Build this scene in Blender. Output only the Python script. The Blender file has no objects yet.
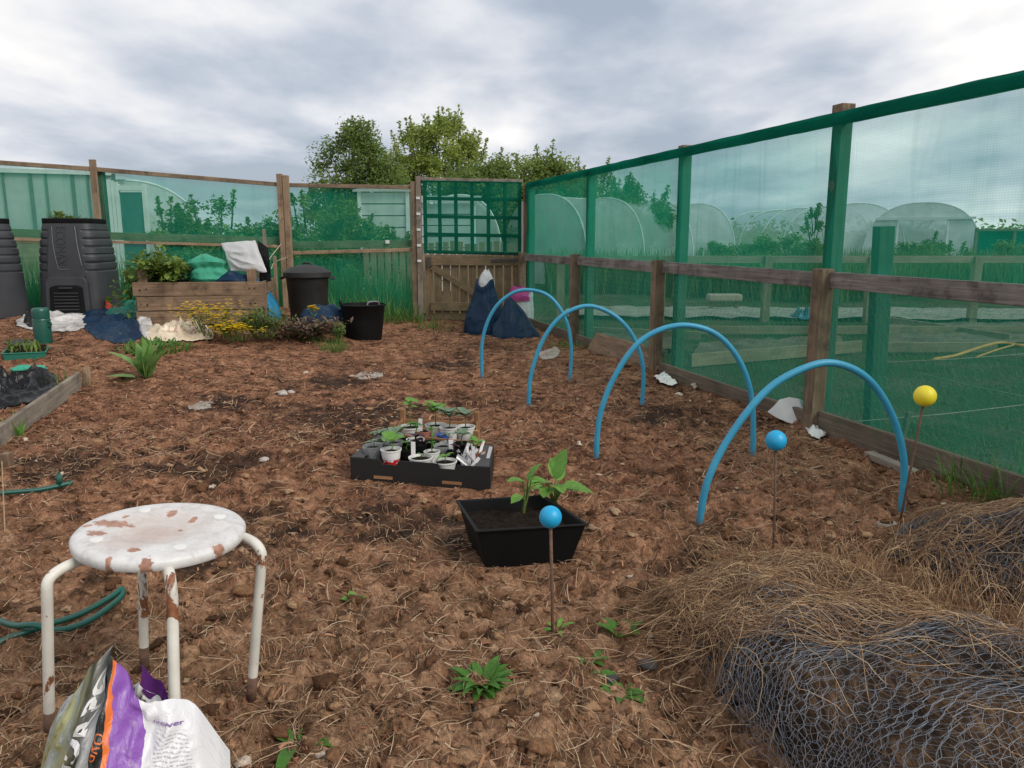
import bpy, math, random
import numpy as np
from mathutils import Vector, Matrix, Quaternion, noise as mnoise
random.seed(11)
rng = np.random.default_rng(7)
S = bpy.context.scene
COL = S.collection
PI = math.pi

# ------------------------------------------------------------------ camera model and terrain
CAM_H, PITCH, FPX = 1.07, math.radians(10.6), 773.0
CP, SP = math.cos(PITCH), math.sin(PITCH)

def sstep(a, b, x):
    t = np.clip((x-a)/(b-a), 0, 1)
    return t*t*(3-2*t)

def terr(x, y):                      # the plot: level, rising a little to the back left
    return 0.27*sstep(0.8, 4.3, -np.asarray(x, float))*sstep(4.6, 8.4, np.asarray(y, float))

def ray(px, py):
    v = (384-py)/FPX
    return Vector(((px-512)/FPX, CP+SP*v, -SP+CP*v))

def G(px, py, dz=0.0):               # the point of the ground seen at a place in the photograph
    d = ray(px, py); z = 0.0
    for _ in range(12):
        t = (CAM_H-z-dz)/(-d.z)
        z = float(terr(d.x*t, d.y*t))
    return Vector((d.x*t, d.y*t, z+dz))

def P(px, py, Y):                    # the point at distance Y along the view axis of the plot
    d = ray(px, py); t = Y/d.y
    return Vector((d.x*t, Y, CAM_H+d.z*t))

# ------------------------------------------------------------------ numpy noise
def _h(ix, iy, s):
    n = (ix.astype(np.int64)*374761393 + iy.astype(np.int64)*668265263 + s*974634221) & 0xffffffff
    n = ((n ^ (n >> 13))*1274126177) & 0xffffffff
    n = ((n ^ (n >> 16))*2246822519) & 0xffffffff
    return ((n ^ (n >> 15)) & 0xffffff)/float(0xffffff)

def vnoise(x, y, s=0):
    x = np.asarray(x, float); y = np.asarray(y, float)
    ix = np.floor(x); iy = np.floor(y); fx = x-ix; fy = y-iy
    ux = fx*fx*(3-2*fx); uy = fy*fy*(3-2*fy)
    a = _h(ix, iy, s); b = _h(ix+1, iy, s); c = _h(ix, iy+1, s); d = _h(ix+1, iy+1, s)
    return (a*(1-ux)+b*ux)*(1-uy)+(c*(1-ux)+d*ux)*uy - 0.5

def fbm(x, y, o=4, s=0):
    r = 0; a = 1; f = 1
    for i in range(o):
        r = r+a*vnoise(x*f+17.3*i, y*f-9.1*i, s+i); a *= 0.5; f *= 2.03
    return r

def worley(x, y, s=0):
    ix = np.floor(x); iy = np.floor(y)
    best = np.full(np.shape(x), 9.0); rid = np.zeros(np.shape(x))
    for dx in (-1, 0, 1):
        for dy in (-1, 0, 1):
            cx = ix+dx; cy = iy+dy
            px = cx+_h(cx, cy, s); py = cy+_h(cx, cy, s+5)
            d = np.hypot(px-x, py-y)
            m = d < best
            best = np.where(m, d, best); rid = np.where(m, _h(cx, cy, s+9), rid)
    return best, rid

def relief(x, y):
    """lumps, clods and hollows of the dug soil"""
    x = np.asarray(x, float); y = np.asarray(y, float)
    w = x+0.05*fbm(x*6, y*6, 2, 40); v = y+0.05*fbm(x*6+9, y*6, 2, 41)
    r = 0.032*fbm(x*1.4, y*1.4, 3, 1)
    near = 1-sstep(2.2, 6.0, y)
    amp = 0.55+0.45*near
    d1, i1 = worley(w*9, v*9, 2)
    r += amp*0.033*(i1**1.5)*np.clip(1-(d1/0.62)**2, 0, 1)
    d2, i2 = worley(w*21+3, v*21, 3)
    r += amp*0.024*i2*np.clip(1-(d2/0.62)**2, 0, 1)
    d3, i3 = worley(w*46+1, v*46, 4)
    r += amp*0.010*i3*np.clip(1-(d3/0.6)**2, 0, 1)
    r += amp*0.022*fbm(x*14, y*14, 3, 6)
    r -= 0.02*np.clip(fbm(x*2.2, y*2.2, 2, 8)-0.12, 0, 1)
    return r

FLAT = [(-.41, 3.47, .36, .23), (-.36, 3.95, .27, .20), (.0, 2.62, .24, .20)]
for _p in ((699, 526), (901, 513), (596, 459), (753, 456), (552, 635), (773, 549), (898, 531)):
    _d = ray(*_p); FLAT.append((_d.x*CAM_H/-_d.z, _d.y*CAM_H/-_d.z-.01, .05, .07))
def relief(x, y, _r=relief):
    r = _r(x, y)
    for cx, cy, rx, ry in FLAT:
        d = np.maximum(np.abs(np.asarray(x)-cx)/rx, np.abs(np.asarray(y)-cy)/ry)
        r = r*(.12+.88*sstep(.95, 1.35, d))
    return r
def gz(x, y):                        # full height of the soil
    return terr(x, y)+relief(x, y)
def gzf(x, y):
    return float(gz(np.array([x]), np.array([y]))[0])
def gza(x, y, r=0.05):               # mean height of the soil around a point
    a = np.linspace(-r, r, 5); X, Y = np.meshgrid(a+x, a+y)
    return float(gz(X, Y).mean())
def GS(px, py):                      # soil point with relief
    p = G(px, py); p.z = gza(p.x, p.y); return p

# ------------------------------------------------------------------ objects
ORG = {}
def props(o, label=None, cat=None, group=None, kind=None):
    if label: o['label'] = label
    if cat: o['category'] = cat
    if group: o['group'] = group
    if kind: o['kind'] = kind
    return o

def thing(name, label, cat, loc=(0, 0, 0), group=None):
    o = bpy.data.objects.new(name, None); COL.objects.link(o)
    o.empty_display_size = 0.1
    o.location = loc; ORG[o.name] = Vector(loc)
    return props(o, label, cat, group)

def link(name, me, mats, parent=None, smooth=None, bevel=0, loc=None):
    o = bpy.data.objects.new(name, me); COL.objects.link(o)
    for m in (mats if isinstance(mats, (list, tuple)) else [mats]): me.materials.append(m)
    org = Vector((0, 0, 0))
    if parent is not None:
        org = ORG[parent.name]; o.parent = parent
        me.transform(Matrix.Translation(-org))
    elif loc is not None:
        org = Vector(loc); me.transform(Matrix.Translation(-org)); o.location = loc
    ORG[o.name] = org
    if smooth is not None:
        me.shade_smooth() if smooth is True else me.set_sharp_from_angle(angle=math.radians(smooth))
        if smooth is not True:
            me.polygons.foreach_set('use_smooth', [True]*len(me.polygons)); me.set_sharp_from_angle(angle=math.radians(smooth))
    if bevel:
        b = o.modifiers.new('bevel', 'BEVEL'); b.width = bevel; b.segments = 2; b.limit_method = 'ANGLE'; b.angle_limit = 0.6
    return o

def npmesh(name, V, F):
    me = bpy.data.meshes.new(name)
    V = np.asarray(V, np.float32); F = np.asarray(F, np.int32); k = F.shape[1]
    me.vertices.add(len(V)); me.vertices.foreach_set('co', V.ravel())
    me.loops.add(F.size); me.loops.foreach_set('vertex_index', F.ravel())
    me.polygons.add(len(F)); me.polygons.foreach_set('loop_start', np.arange(0, F.size, k, dtype=np.int32))
    me.update(calc_edges=True); me.validate()
    return me

def frame(d, up=None):
    d = Vector(d).normalized()
    u = Vector(up) if up is not None else Vector((0, 0, 1))
    if abs(d.dot(u.normalized())) > 0.97: u = Vector((1, 0, 0)) if abs(d.x) < .9 else Vector((0, 1, 0))
    s = d.cross(u).normalized(); n = s.cross(d).normalized()
    return d, s, n

class MB:
    """collects shapes into one mesh; u runs along each piece in metres"""
    def __init__(self): self.v = []; self.f = []; self.uv = []; self.mi = []; self.m = 0
    def add(self, vs, fs, uvs=None):
        b = len(self.v); self.v += [tuple(p) for p in vs]
        for i, f in enumerate(fs):
            self.f.append([b+k for k in f]); self.mi.append(self.m)
            self.uv += list(uvs[i]) if uvs else [(0, 0)]*len(f)
        return self
    def beam(self, a, b, w, h, up=None, roll=0.0):
        """a squared timber from a to b, w across and h along up"""
        a = Vector(a); b = Vector(b); d, s, n = frame(b-a, up)
        if roll:
            q = Quaternion(d, roll); s = q @ s; n = q @ n
        L = (b-a).length; ou = random.random()*50; ov = random.random()*50
        vs = []
        for e in (a, b):
            for x, y in ((-1, -1), (1, -1), (1, 1), (-1, 1)): vs.append(e+s*(x*w/2)+n*(y*h/2))
        fs = [(3, 2, 1, 0), (4, 5, 6, 7)]; uvs = [[(ou+i*.02, ov+j*.02) for i, j in ((0, 0), (1, 0), (1, 1), (0, 1))] for _ in range(2)]
        off = 0
        for i in range(4):
            j = (i+1) % 4; wd = w if i % 2 == 0 else h
            fs.append((i, j, 4+j, 4+i)); uvs.append([(ou, ov+off), (ou, ov+off+wd), (ou+L, ov+off+wd), (ou+L, ov+off)]); off += wd+.03
        return self.add(vs, fs, uvs)
    def box(self, c, sx, sy, sz, rz=0.0, along='x'):
        c = Vector(c); M = Matrix.Rotation(rz, 3, 'Z')
        if along == 'x': return self.beam(c-M@Vector((sx/2, 0, 0)), c+M@Vector((sx/2, 0, 0)), sy, sz)
        if along == 'y': return self.beam(c-M@Vector((0, sy/2, 0)), c+M@Vector((0, sy/2, 0)), sx, sz)
        return self.beam(c-Vector((0, 0, sz/2)), c+Vector((0, 0, sz/2)), sx, sy, up=M@Vector((0, 1, 0)))
    def tube(self, pts, r, n=8, cap=True, flat=1.0):
        pts = [Vector(p) for p in pts]; N = len(pts)
        rs = r if isinstance(r, (list, tuple)) else [r]*N
        vs = []; ref = None; L = 0; us = []
        for i, p in enumerate(pts):
            d = (pts[min(i+1, N-1)]-pts[max(i-1, 0)])
            if d.length < 1e-9: d = Vector((0, 0, 1))
            d.normalize()
            if ref is None: _, s, nn = frame(d)
            else:
                s = (ref-d*ref.dot(d)); s = s.normalized() if s.length > 1e-6 else frame(d)[1]; nn = s.cross(d).normalized()
            ref = s
            if i: L += (p-pts[i-1]).length
            us.append(L)
            for k in range(n):
                a = 2*PI*k/n; vs.append(p+s*(math.cos(a)*rs[i])+nn*(math.sin(a)*rs[i]*flat))
        fs = []; uvs = []
        for i in range(N-1):
            for k in range(n):
                j = (k+1) % n
                fs.append((i*n+k, i*n+j, (i+1)*n+j, (i+1)*n+k))
                uvs.append([(us[i], k/n*.1), (us[i], (k+1)/n*.1), (us[i+1], (k+1)/n*.1), (us[i+1], k/n*.1)])
        if cap:
            fs += [tuple(range(n-1, -1, -1)), tuple((N-1)*n+k for k in range(n))]; uvs += [[(0, 0)]*n, [(0, 0)]*n]
        return self.add(vs, fs, uvs)
    def lathe(self, c, prof, n=32, sx=1.0, sy=1.0, rz=0.0, cap=True):
        """prof: (radius, height) pairs"""
        c = Vector(c); vs = []
        for r, z in prof:
            for k in range(n):
                a = 2*PI*k/n+rz; vs.append(c+Vector((math.cos(a)*r*sx, math.sin(a)*r*sy, z)))
        fs = []; uvs = []; N = len(prof); L = 0
        for i in range(N-1):
            dl = math.hypot(prof[i+1][0]-prof[i][0], prof[i+1][1]-prof[i][1])
            for k in range(n):
                j = (k+1) % n; fs.append((i*n+k, i*n+j, (i+1)*n+j, (i+1)*n+k))
                uvs.append([(k/n, L), ((k+1)/n, L), ((k+1)/n, L+dl), (k/n, L+dl)])
            L += dl
        if cap:
            if prof[0][0] > 1e-6: fs.append(tuple(range(n-1, -1, -1))); uvs.append([(0, 0)]*n)
            if prof[-1][0] > 1e-6: fs.append(tuple((N-1)*n+k for k in range(n))); uvs.append([(0, 0)]*n)
        return self.add(vs, fs, uvs)
    def grid(self, fn, nu, nv, su=1.0, sv=1.0):
        vs = [fn(i/nu, j/nv) for j in range(nv+1) for i in range(nu+1)]
        fs = []; uvs = []
        for j in range(nv):
            for i in range(nu):
                a = j*(nu+1)+i; fs.append((a, a+1, a+nu+2, a+nu+1))
                uvs.append([(i/nu*su, j/nv*sv), ((i+1)/nu*su, j/nv*sv), ((i+1)/nu*su, (j+1)/nv*sv), (i/nu*su, (j+1)/nv*sv)])
        return self.add(vs, fs, uvs)
    def prism(self, outline, a, ax, ay, th):
        """a flat outline (x, y) pairs in the plane ax, ay at a, given thickness th"""
        a = Vector(a); ax = Vector(ax).normalized(); ay = Vector(ay).normalized(); n = ax.cross(ay).normalized(); N = len(outline)
        vs = [a+ax*x+ay*y for x, y in outline]+[a+ax*x+ay*y+n*th for x, y in outline]
        uv = [(x, y) for x, y in outline]
        fs = [tuple(range(N-1, -1, -1)), tuple(N+i for i in range(N))]; uvs = [[uv[i] for i in range(N-1, -1, -1)], uv]
        for i in range(N):
            j = (i+1) % N; fs.append((i, j, N+j, N+i)); uvs.append([uv[i], uv[j], uv[j], uv[i]])
        return self.add(vs, fs, uvs)
    def leaf(self, p, d, L, W, bend=0.5, up=None, n=4, fold=0.25, tip=0.9):
        """one leaf blade from p along d, drooping by bend"""
        p = Vector(p); d, s, nn = frame(d, up); vs = []; c = p.copy(); dd = d.copy(); st = L/n
        for i in range(n+1):
            t = i/n; w = W*math.sin(PI*min(1, (t*.93+.04))**tip)*0.5
            if i == n: w = W*.02
            q = dd.cross(s) * -1
            nu = s.cross(dd)
            vs += [c-s*w+nu*(w*fold), c, c+s*w+nu*(w*fold)]
            c = c+dd*st; dd = (dd+Vector((0, 0, -bend/n))).normalized()
        fs = []; uvs = []
        for i in range(n):
            a = i*3; fs += [(a, a+1, a+4, a+3), (a+1, a+2, a+5, a+4)]
            uvs += [[(0, i/n), (.5, i/n), (.5, (i+1)/n), (0, (i+1)/n)], [(.5, i/n), (1, i/n), (1, (i+1)/n), (.5, (i+1)/n)]]
        return self.add(vs, fs, uvs)
    def build(self, name, mats, parent=None, smooth=None, bevel=0, loc=None):
        me = bpy.data.meshes.new(name); me.from_pydata(self.v, [], self.f)
        uvl = me.uv_layers.new(name='UVMap'); uvl.data.foreach_set('uv', np.array(self.uv, np.float32).ravel())
        me.polygons.foreach_set('material_index', self.mi)
        me.update()
        return link(name, me, mats, parent, smooth, bevel, loc)

def rough_up(o, amp, scale, seed=0):
    """push vertices along noise so that cloth and timber are not perfect"""
    for v in o.data.vertices:
        q = Vector(v.co)*scale+Vector((seed*7.1, seed*3.3, 0))
        v.co += Vector((mnoise.noise(q), mnoise.noise(q+Vector((31, 0, 0))), mnoise.noise(q+Vector((0, 47, 0)))))*amp

def subsurf(o, lv=2, simple=False):
    m = o.modifiers.new('subsurf', 'SUBSURF'); m.levels = m.render_levels = lv
    if simple: m.subdivision_type = 'SIMPLE'
    return o

# ------------------------------------------------------------------ materials
MATS = {}
def new_mat(name):
    m = bpy.data.materials.new(name); m.use_nodes = True
    nt = m.node_tree; b = nt.nodes['Principled BSDF']
    MATS[name] = m
    return m, nt, b
def N(nt, typ, **kw):
    n = nt.nodes.new(typ)
    for k, v in kw.items():
        if k.startswith('i_'): n.inputs[k[2:].replace('_', ' ')].default_value = v
        elif k.startswith('n_'): n.inputs[int(k[2:])].default_value = v
        else: setattr(n, k, v)
    return n
def ramp(nt, fac, stops):
    r = nt.nodes.new('ShaderNodeValToRGB'); el = r.color_ramp.elements
    while len(el) > 1: el.remove(el[-1])
    el[0].position = stops[0][0]; el[0].color = (*stops[0][1], 1)
    for p, c in stops[1:]:
        e = el.new(p); e.color = (*c, 1)
    nt.links.new(fac, r.inputs[0]); return r.outputs[0]
def mixc(nt, fac, a, b, mode='MIX'):
    m = nt.nodes.new('ShaderNodeMix'); m.data_type = 'RGBA'; m.blend_type = mode
    for k, v in ((0, fac), (6, a), (7, b)):
        if isinstance(v, (int, float)): m.inputs[k].default_value = v
        elif isinstance(v, tuple): m.inputs[k].default_value = (*v, 1)
        else: nt.links.new(v, m.inputs[k])
    return m.outputs[2]
def noise_n(nt, vec, scale, detail=4, rough=.55, dist=0.0, out=0):
    n = nt.nodes.new('ShaderNodeTexNoise'); n.inputs['Scale'].default_value = scale
    n.inputs['Detail'].default_value = detail; n.inputs['Roughness'].default_value = rough; n.inputs['Distortion'].default_value = dist
    if vec is not None: nt.links.new(vec, n.inputs['Vector'])
    return n.outputs[out]
def pos(nt): return nt.nodes.new('ShaderNodeNewGeometry').outputs['Position']
def objc(nt): return nt.nodes.new('ShaderNodeTexCoord').outputs['Object']
def uvc(nt): return nt.nodes.new('ShaderNodeTexCoord').outputs['UV']
def mapping(nt, vec, scale=(1, 1, 1), rot=(0, 0, 0), loc=(0, 0, 0)):
    m = nt.nodes.new('ShaderNodeMapping'); m.inputs['Scale'].default_value = scale; m.inputs['Rotation'].default_value = rot; m.inputs['Location'].default_value = loc
    nt.links.new(vec, m.inputs['Vector']); return m.outputs[0]
def bump(nt, b, h, strength=.4, dist=.01):
    n = nt.nodes.new('ShaderNodeBump'); n.inputs['Strength'].default_value = strength; n.inputs['Distance'].default_value = dist
    nt.links.new(h, n.inputs['Height']); nt.links.new(n.outputs[0], b.inputs['Normal'])

def m_plain(name, c1, c2=None, scale=6.0, rough=.6, bmp=.15, bscale=60, spec=.5, metal=0.0, trans=None):
    m, nt, b = new_mat(name); v = objc(nt)
    c2 = c2 or tuple(x*.75 for x in c1)
    f = noise_n(nt, v, scale, 5, .6)
    col = ramp(nt, f, [(.32, c2), (.66, c1)])
    nt.links.new(col, b.inputs['Base Color']); b.inputs['Roughness'].default_value = rough
    b.inputs['Specular IOR Level'].default_value = spec; b.inputs['Metallic'].default_value = metal
    if bmp: bump(nt, b, noise_n(nt, v, bscale, 4), bmp, .004)
    return m

def m_wood(name, light, dark, rough=.85, grime=None, gs=3.0, grain=1.0):
    m, nt, b = new_mat(name); v = uvc(nt)
    w = mapping(nt, v, (2.2, 60, 1))
    g = noise_n(nt, w, 1.0, 6, .65, .6)
    col = ramp(nt, g, [(.25, dark), (.5, tuple((a+b_)/2 for a, b_ in zip(light, dark))), (.72, light)])
    big = noise_n(nt, v, gs, 4, .6)
    col = mixc(nt, 1.0, col, ramp(nt, big, [(.3, (.62, .6, .58)), (.7, (1.12, 1.1, 1.08))]), 'MULTIPLY')
    if grime:
        col = mixc(nt, ramp(nt, noise_n(nt, v, gs*2.3, 5, .65), [(.5, (0, 0, 0)), (.68, (.8, .8, .8))]), col, grime)
    nt.links.new(col, b.inputs['Base Color']); b.inputs['Roughness'].default_value = rough
    b.inputs['Specular IOR Level'].default_value = .25
    bump(nt, b, g, .5*grain, .004)
    return m

def m_leaf(name, c1, c2, scale=3.0, transl=.35, rough=.5, c3=None, dens=None):
    """foliage: greens that vary from clump to clump, and let light through"""
    m, nt, b = new_mat(name); v = pos(nt)
    f = noise_n(nt, v, scale, 5, .7)
    st = [(.3, c2), (.62, c1)]
    if c3: st.append((.8, c3))
    col = ramp(nt, f, st)
    f2 = noise_n(nt, v, scale*14, 2, .5)
    col = mixc(nt, 1.0, col, ramp(nt, f2, [(.3, (.7, .72, .7)), (.7, (1.2, 1.2, 1.1))]), 'MULTIPLY')
    nt.links.new(col, b.inputs['Base Color']); b.inputs['Roughness'].default_value = rough; b.inputs['Specular IOR Level'].default_value = .3
    t = nt.nodes.new('ShaderNodeBsdfTranslucent'); nt.links.new(col, t.inputs['Color'])
    mx = nt.nodes.new('ShaderNodeMixShader'); mx.inputs[0].default_value = transl
    nt.links.new(b.outputs[0], mx.inputs[1]); nt.links.new(t.outputs[0], mx.inputs[2])
    nt.links.new(mx.outputs[0], nt.nodes['Material Output'].inputs['Surface'])
    return m

def m_net(name, cover=.45, col=(.012, .31, .185), tint=(.80, 1, .95), thread=.014):
    """woven windbreak net: part open holes, part green thread"""
    m, nt, b = new_mat(name); v = uvc(nt)
    tr = nt.nodes.new('ShaderNodeBsdfTransparent'); tr.inputs[0].default_value = (*tint, 1)
    df = nt.nodes.new('ShaderNodeBsdfDiffuse'); tl = nt.nodes.new('ShaderNodeBsdfTranslucent')
    vc = noise_n(nt, mapping(nt, v, (1, 1, 1)), 2.0, 4, .6)
    cc = ramp(nt, vc, [(.3, tuple(x*.85 for x in col)), (.7, tuple(min(1, x*1.15) for x in col))])
    nt.links.new(cc, df.inputs[0]); nt.links.new(cc, tl.inputs[0])
    th = nt.nodes.new('ShaderNodeMixShader'); th.inputs[0].default_value = .45
    nt.links.new(df.outputs[0], th.inputs[1]); nt.links.new(tl.outputs[0], th.inputs[2])
    # rows of thread, running both ways, slightly wavy
    acc = None
    for ax, per, amt in (((1, .06, 1), thread, .035), ((.05, 1, 1), thread*.8, .05)):
        w = nt.nodes.new('ShaderNodeTexWave'); w.bands_direction = 'X' if ax[0] == 1 else 'Y'
        w.inputs['Scale'].default_value = 0.314/per; w.inputs['Distortion'].default_value = 1.2; w.inputs['Detail'].default_value = 2; w.inputs['Detail Scale'].default_value = .6
        nt.links.new(v, w.inputs['Vector'])
        mm = N(nt, 'ShaderNodeMath', operation='MULTIPLY_ADD', n_1=amt, n_2=-amt/2); nt.links.new(w.outputs['Fac'], mm.inputs[0])
        if acc is None: acc = mm.outputs[0]
        else:
            ad = N(nt, 'ShaderNodeMath', operation='ADD'); nt.links.new(acc, ad.inputs[0]); nt.links.new(mm.outputs[0], ad.inputs[1]); acc = ad.outputs[0]
    big = N(nt, 'ShaderNodeMath', operation='MULTIPLY_ADD', n_1=.22, n_2=cover-.11); nt.links.new(noise_n(nt, mapping(nt, v, (.8, 2.6, 1)), 1.3, 4, .6), big.inputs[0])
    fo = noise_n(nt, mapping(nt, v, (9, .9, 1), (0, 0, .12)), 1.0, 3, .55, .8)
    fm = N(nt, 'ShaderNodeMapRange', n_1=.52, n_2=.76, n_3=0.0, n_4=.10); nt.links.new(fo, fm.inputs[0])
    a2 = N(nt, 'ShaderNodeMath', operation='ADD'); nt.links.new(acc, a2.inputs[0]); nt.links.new(fm.outputs[0], a2.inputs[1]); acc = a2.outputs[0]
    fa = N(nt, 'ShaderNodeMath', operation='ADD', use_clamp=True); nt.links.new(acc, fa.inputs[0]); nt.links.new(big.outputs[0], fa.inputs[1])
    mx = nt.nodes.new('ShaderNodeMixShader'); nt.links.new(fa.outputs[0], mx.inputs[0])
    nt.links.new(tr.outputs[0], mx.inputs[1]); nt.links.new(th.outputs[0], mx.inputs[2])
    nt.links.new(mx.outputs[0], nt.nodes['Material Output'].inputs['Surface'])
    return m

def m_film(name, col, opac=.6, transl=.5, rough=.25, crease=0):
    """thin plastic sheet"""
    m, nt, b = new_mat(name); v = objc(nt)
    cc = ramp(nt, noise_n(nt, v, 1.5, 4, .6), [(.3, tuple(x*.78 for x in col)), (.7, col)])
    nt.links.new(cc, b.inputs['Base Color']); b.inputs['Roughness'].default_value = rough; b.inputs['Specular IOR Level'].default_value = .22
    if crease:
        dis = noise_n(nt, v, 5, 4, .6, 0, 1)
        wv = N(nt, 'ShaderNodeVectorMath', operation='MULTIPLY_ADD'); nt.links.new(dis, wv.inputs[0]); wv.inputs[1].default_value = (.22, .22, .22); nt.links.new(v, wv.inputs[2])
        vo = nt.nodes.new('ShaderNodeTexVoronoi'); vo.inputs['Scale'].default_value = crease; nt.links.new(wv.outputs[0], vo.inputs['Vector'])
        bump(nt, b, vo.outputs['Distance'], .35, .05)
    tl = nt.nodes.new('ShaderNodeBsdfTranslucent'); nt.links.new(cc, tl.inputs[0])
    a = nt.nodes.new('ShaderNodeMixShader'); a.inputs[0].default_value = transl
    nt.links.new(b.outputs[0], a.inputs[1]); nt.links.new(tl.outputs[0], a.inputs[2])
    out = a.outputs[0]
    if opac < 1:
        tr = nt.nodes.new('ShaderNodeBsdfTransparent'); mx = nt.nodes.new('ShaderNodeMixShader'); mx.inputs[0].default_value = opac
        nt.links.new(tr.outputs[0], mx.inputs[1]); nt.links.new(out, mx.inputs[2]); out = mx.outputs[0]
    nt.links.new(out, nt.nodes['Material Output'].inputs['Surface'])
    return m
# ------------------------------------------------------------------ render, camera, sky and sun
S.render.engine = 'CYCLES'
S.render.resolution_x, S.render.resolution_y = 1024, 768
S.view_settings.view_transform = 'Standard'; S.view_settings.look = 'None'
S.view_settings.exposure = 0.85; S.view_settings.gamma = 1.0; S.view_settings.use_curve_mapping = False
S.cycles.use_denoising = True
S.cycles.max_bounces = 10; S.cycles.transparent_max_bounces = 24; S.cycles.diffuse_bounces = 3

cam = bpy.data.cameras.new('camera'); cam.sensor_width = 36; cam.lens = FPX/1024*36; cam.clip_start = .05; cam.clip_end = 3000
cam_o = bpy.data.objects.new('camera', cam); COL.objects.link(cam_o)
cam_o.location = (0, 0, CAM_H); cam_o.rotation_euler = (PI/2-PITCH, 0, 0); S.camera = cam_o

SUN_EL, SUN_AZ = math.radians(42), math.radians(125)      # azimuth from +Y clockwise: behind the camera to the right
W = bpy.data.worlds.new('World'); S.world = W; W.use_nodes = True
nt = W.node_tree; nt.nodes.clear()
out = nt.nodes.new('ShaderNodeOutputWorld')
sky = nt.nodes.new('ShaderNodeTexSky'); sky.sky_type = 'NISHITA'; sky.sun_disc = False
sky.sun_elevation = SUN_EL; sky.sun_rotation = SUN_AZ; sky.air_density = 1.2; sky.dust_density = 2.0
bg1 = nt.nodes.new('ShaderNodeBackground'); bg1.inputs[1].default_value = .07; nt.links.new(sky.outputs[0], bg1.inputs[0])
gen = nt.nodes.new('ShaderNodeTexCoord').outputs['Generated']
sep = nt.nodes.new('ShaderNodeSeparateXYZ'); nt.links.new(gen, sep.inputs[0])
zc = N(nt, 'ShaderNodeMath', operation='MAXIMUM', n_1=0.0); nt.links.new(sep.outputs['Z'], zc.inputs[0])
den = N(nt, 'ShaderNodeMath', operation='ADD', n_1=.16); nt.links.new(zc.outputs[0], den.inputs[0])
dv = N(nt, 'ShaderNodeVectorMath', operation='DIVIDE'); nt.links.new(gen, dv.inputs[0])
cmb = nt.nodes.new('ShaderNodeCombineXYZ'); nt.links.new(den.outputs[0], cmb.inputs[0]); nt.links.new(den.outputs[0], cmb.inputs[1]); cmb.inputs[2].default_value = 1
nt.links.new(cmb.outputs[0], dv.inputs[1])
v0 = mapping(nt, dv.outputs[0], (.62, .46, .5), (0, 0, .25), (3.3, 1.2, 0))
c1 = noise_n(nt, v0, 1.25, 5, .48, .15)
c2 = noise_n(nt, mapping(nt, dv.outputs[0], (.9, .62, .5), (0, 0, .1), (7.7, 4.0, 0)), 2.3, 7, .52, .1)
cm = N(nt, 'ShaderNodeMath', operation='MULTIPLY_ADD', n_1=.36); nt.links.new(c2, cm.inputs[0])
c1s = N(nt, 'ShaderNodeMath', operation='MULTIPLY', n_1=.64); nt.links.new(c1, c1s.inputs[0]); nt.links.new(c1s.outputs[0], cm.inputs[2])
# the cloud thins towards a bright part high on the right and another high on the left
def glow(d, lo, hi, amt, prev):
    dp = N(nt, 'ShaderNodeVectorMath', operation='DOT_PRODUCT'); nt.links.new(gen, dp.inputs[0]); dp.inputs[1].default_value = Vector(d).normalized()
    mr = N(nt, 'ShaderNodeMapRange', interpolation_type='SMOOTHSTEP', n_1=lo, n_2=hi, n_3=0.0, n_4=amt); nt.links.new(dp.outputs['Value'], mr.inputs[0])
    ad = N(nt, 'ShaderNodeMath', operation='ADD'); nt.links.new(prev, ad.inputs[0]); nt.links.new(mr.outputs[0], ad.inputs[1]); return ad.outputs[0]
cf = glow(ray(940, 30), 0.90, .995, .07, cm.outputs[0])
cf = glow(ray(140, 20), .955, .998, .09, cf)
cf = glow(ray(200, 150), .955, .998, -.12, cf)
cf = glow(ray(690, 120), .94, .998, -.07, cf)
cf = glow(ray(860, 190), .95, .998, -.04, cf)
ccol = ramp(nt, cf, [(.34, (.235, .27, .325)), (.40, (.31, .34, .39)), (.45, (.395, .412, .45)), (.50, (.48, .485, .502)), (.56, (.59, .577, .565)), (.65, (.75, .725, .69))])
bg2 = nt.nodes.new('ShaderNodeBackground'); bg2.inputs[1].default_value = 1.0; nt.links.new(ccol, bg2.inputs[0])
cov = ramp(nt, cf, [(.30, (.86,)*3), (.48, (1, 1, 1))])
mx = nt.nodes.new('ShaderNodeMixShader'); nt.links.new(cov, mx.inputs[0]); nt.links.new(bg1.outputs[0], mx.inputs[1]); nt.links.new(bg2.outputs[0], mx.inputs[2])
nt.links.new(mx.outputs[0], out.inputs[0])

sun = bpy.data.lights.new('sun', 'SUN'); sun.energy = 1.5; sun.angle = math.radians(28); sun.color = (1, .95, .87)
sun_o = bpy.data.objects.new('sun', sun); COL.objects.link(sun_o)
sd = Vector((math.sin(SUN_AZ)*math.cos(SUN_EL), math.cos(SUN_AZ)*math.cos(SUN_EL), math.sin(SUN_EL)))
sun_o.rotation_euler = sd.to_track_quat('Z', 'Y').to_euler(); sun_o.location = sd*30

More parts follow.
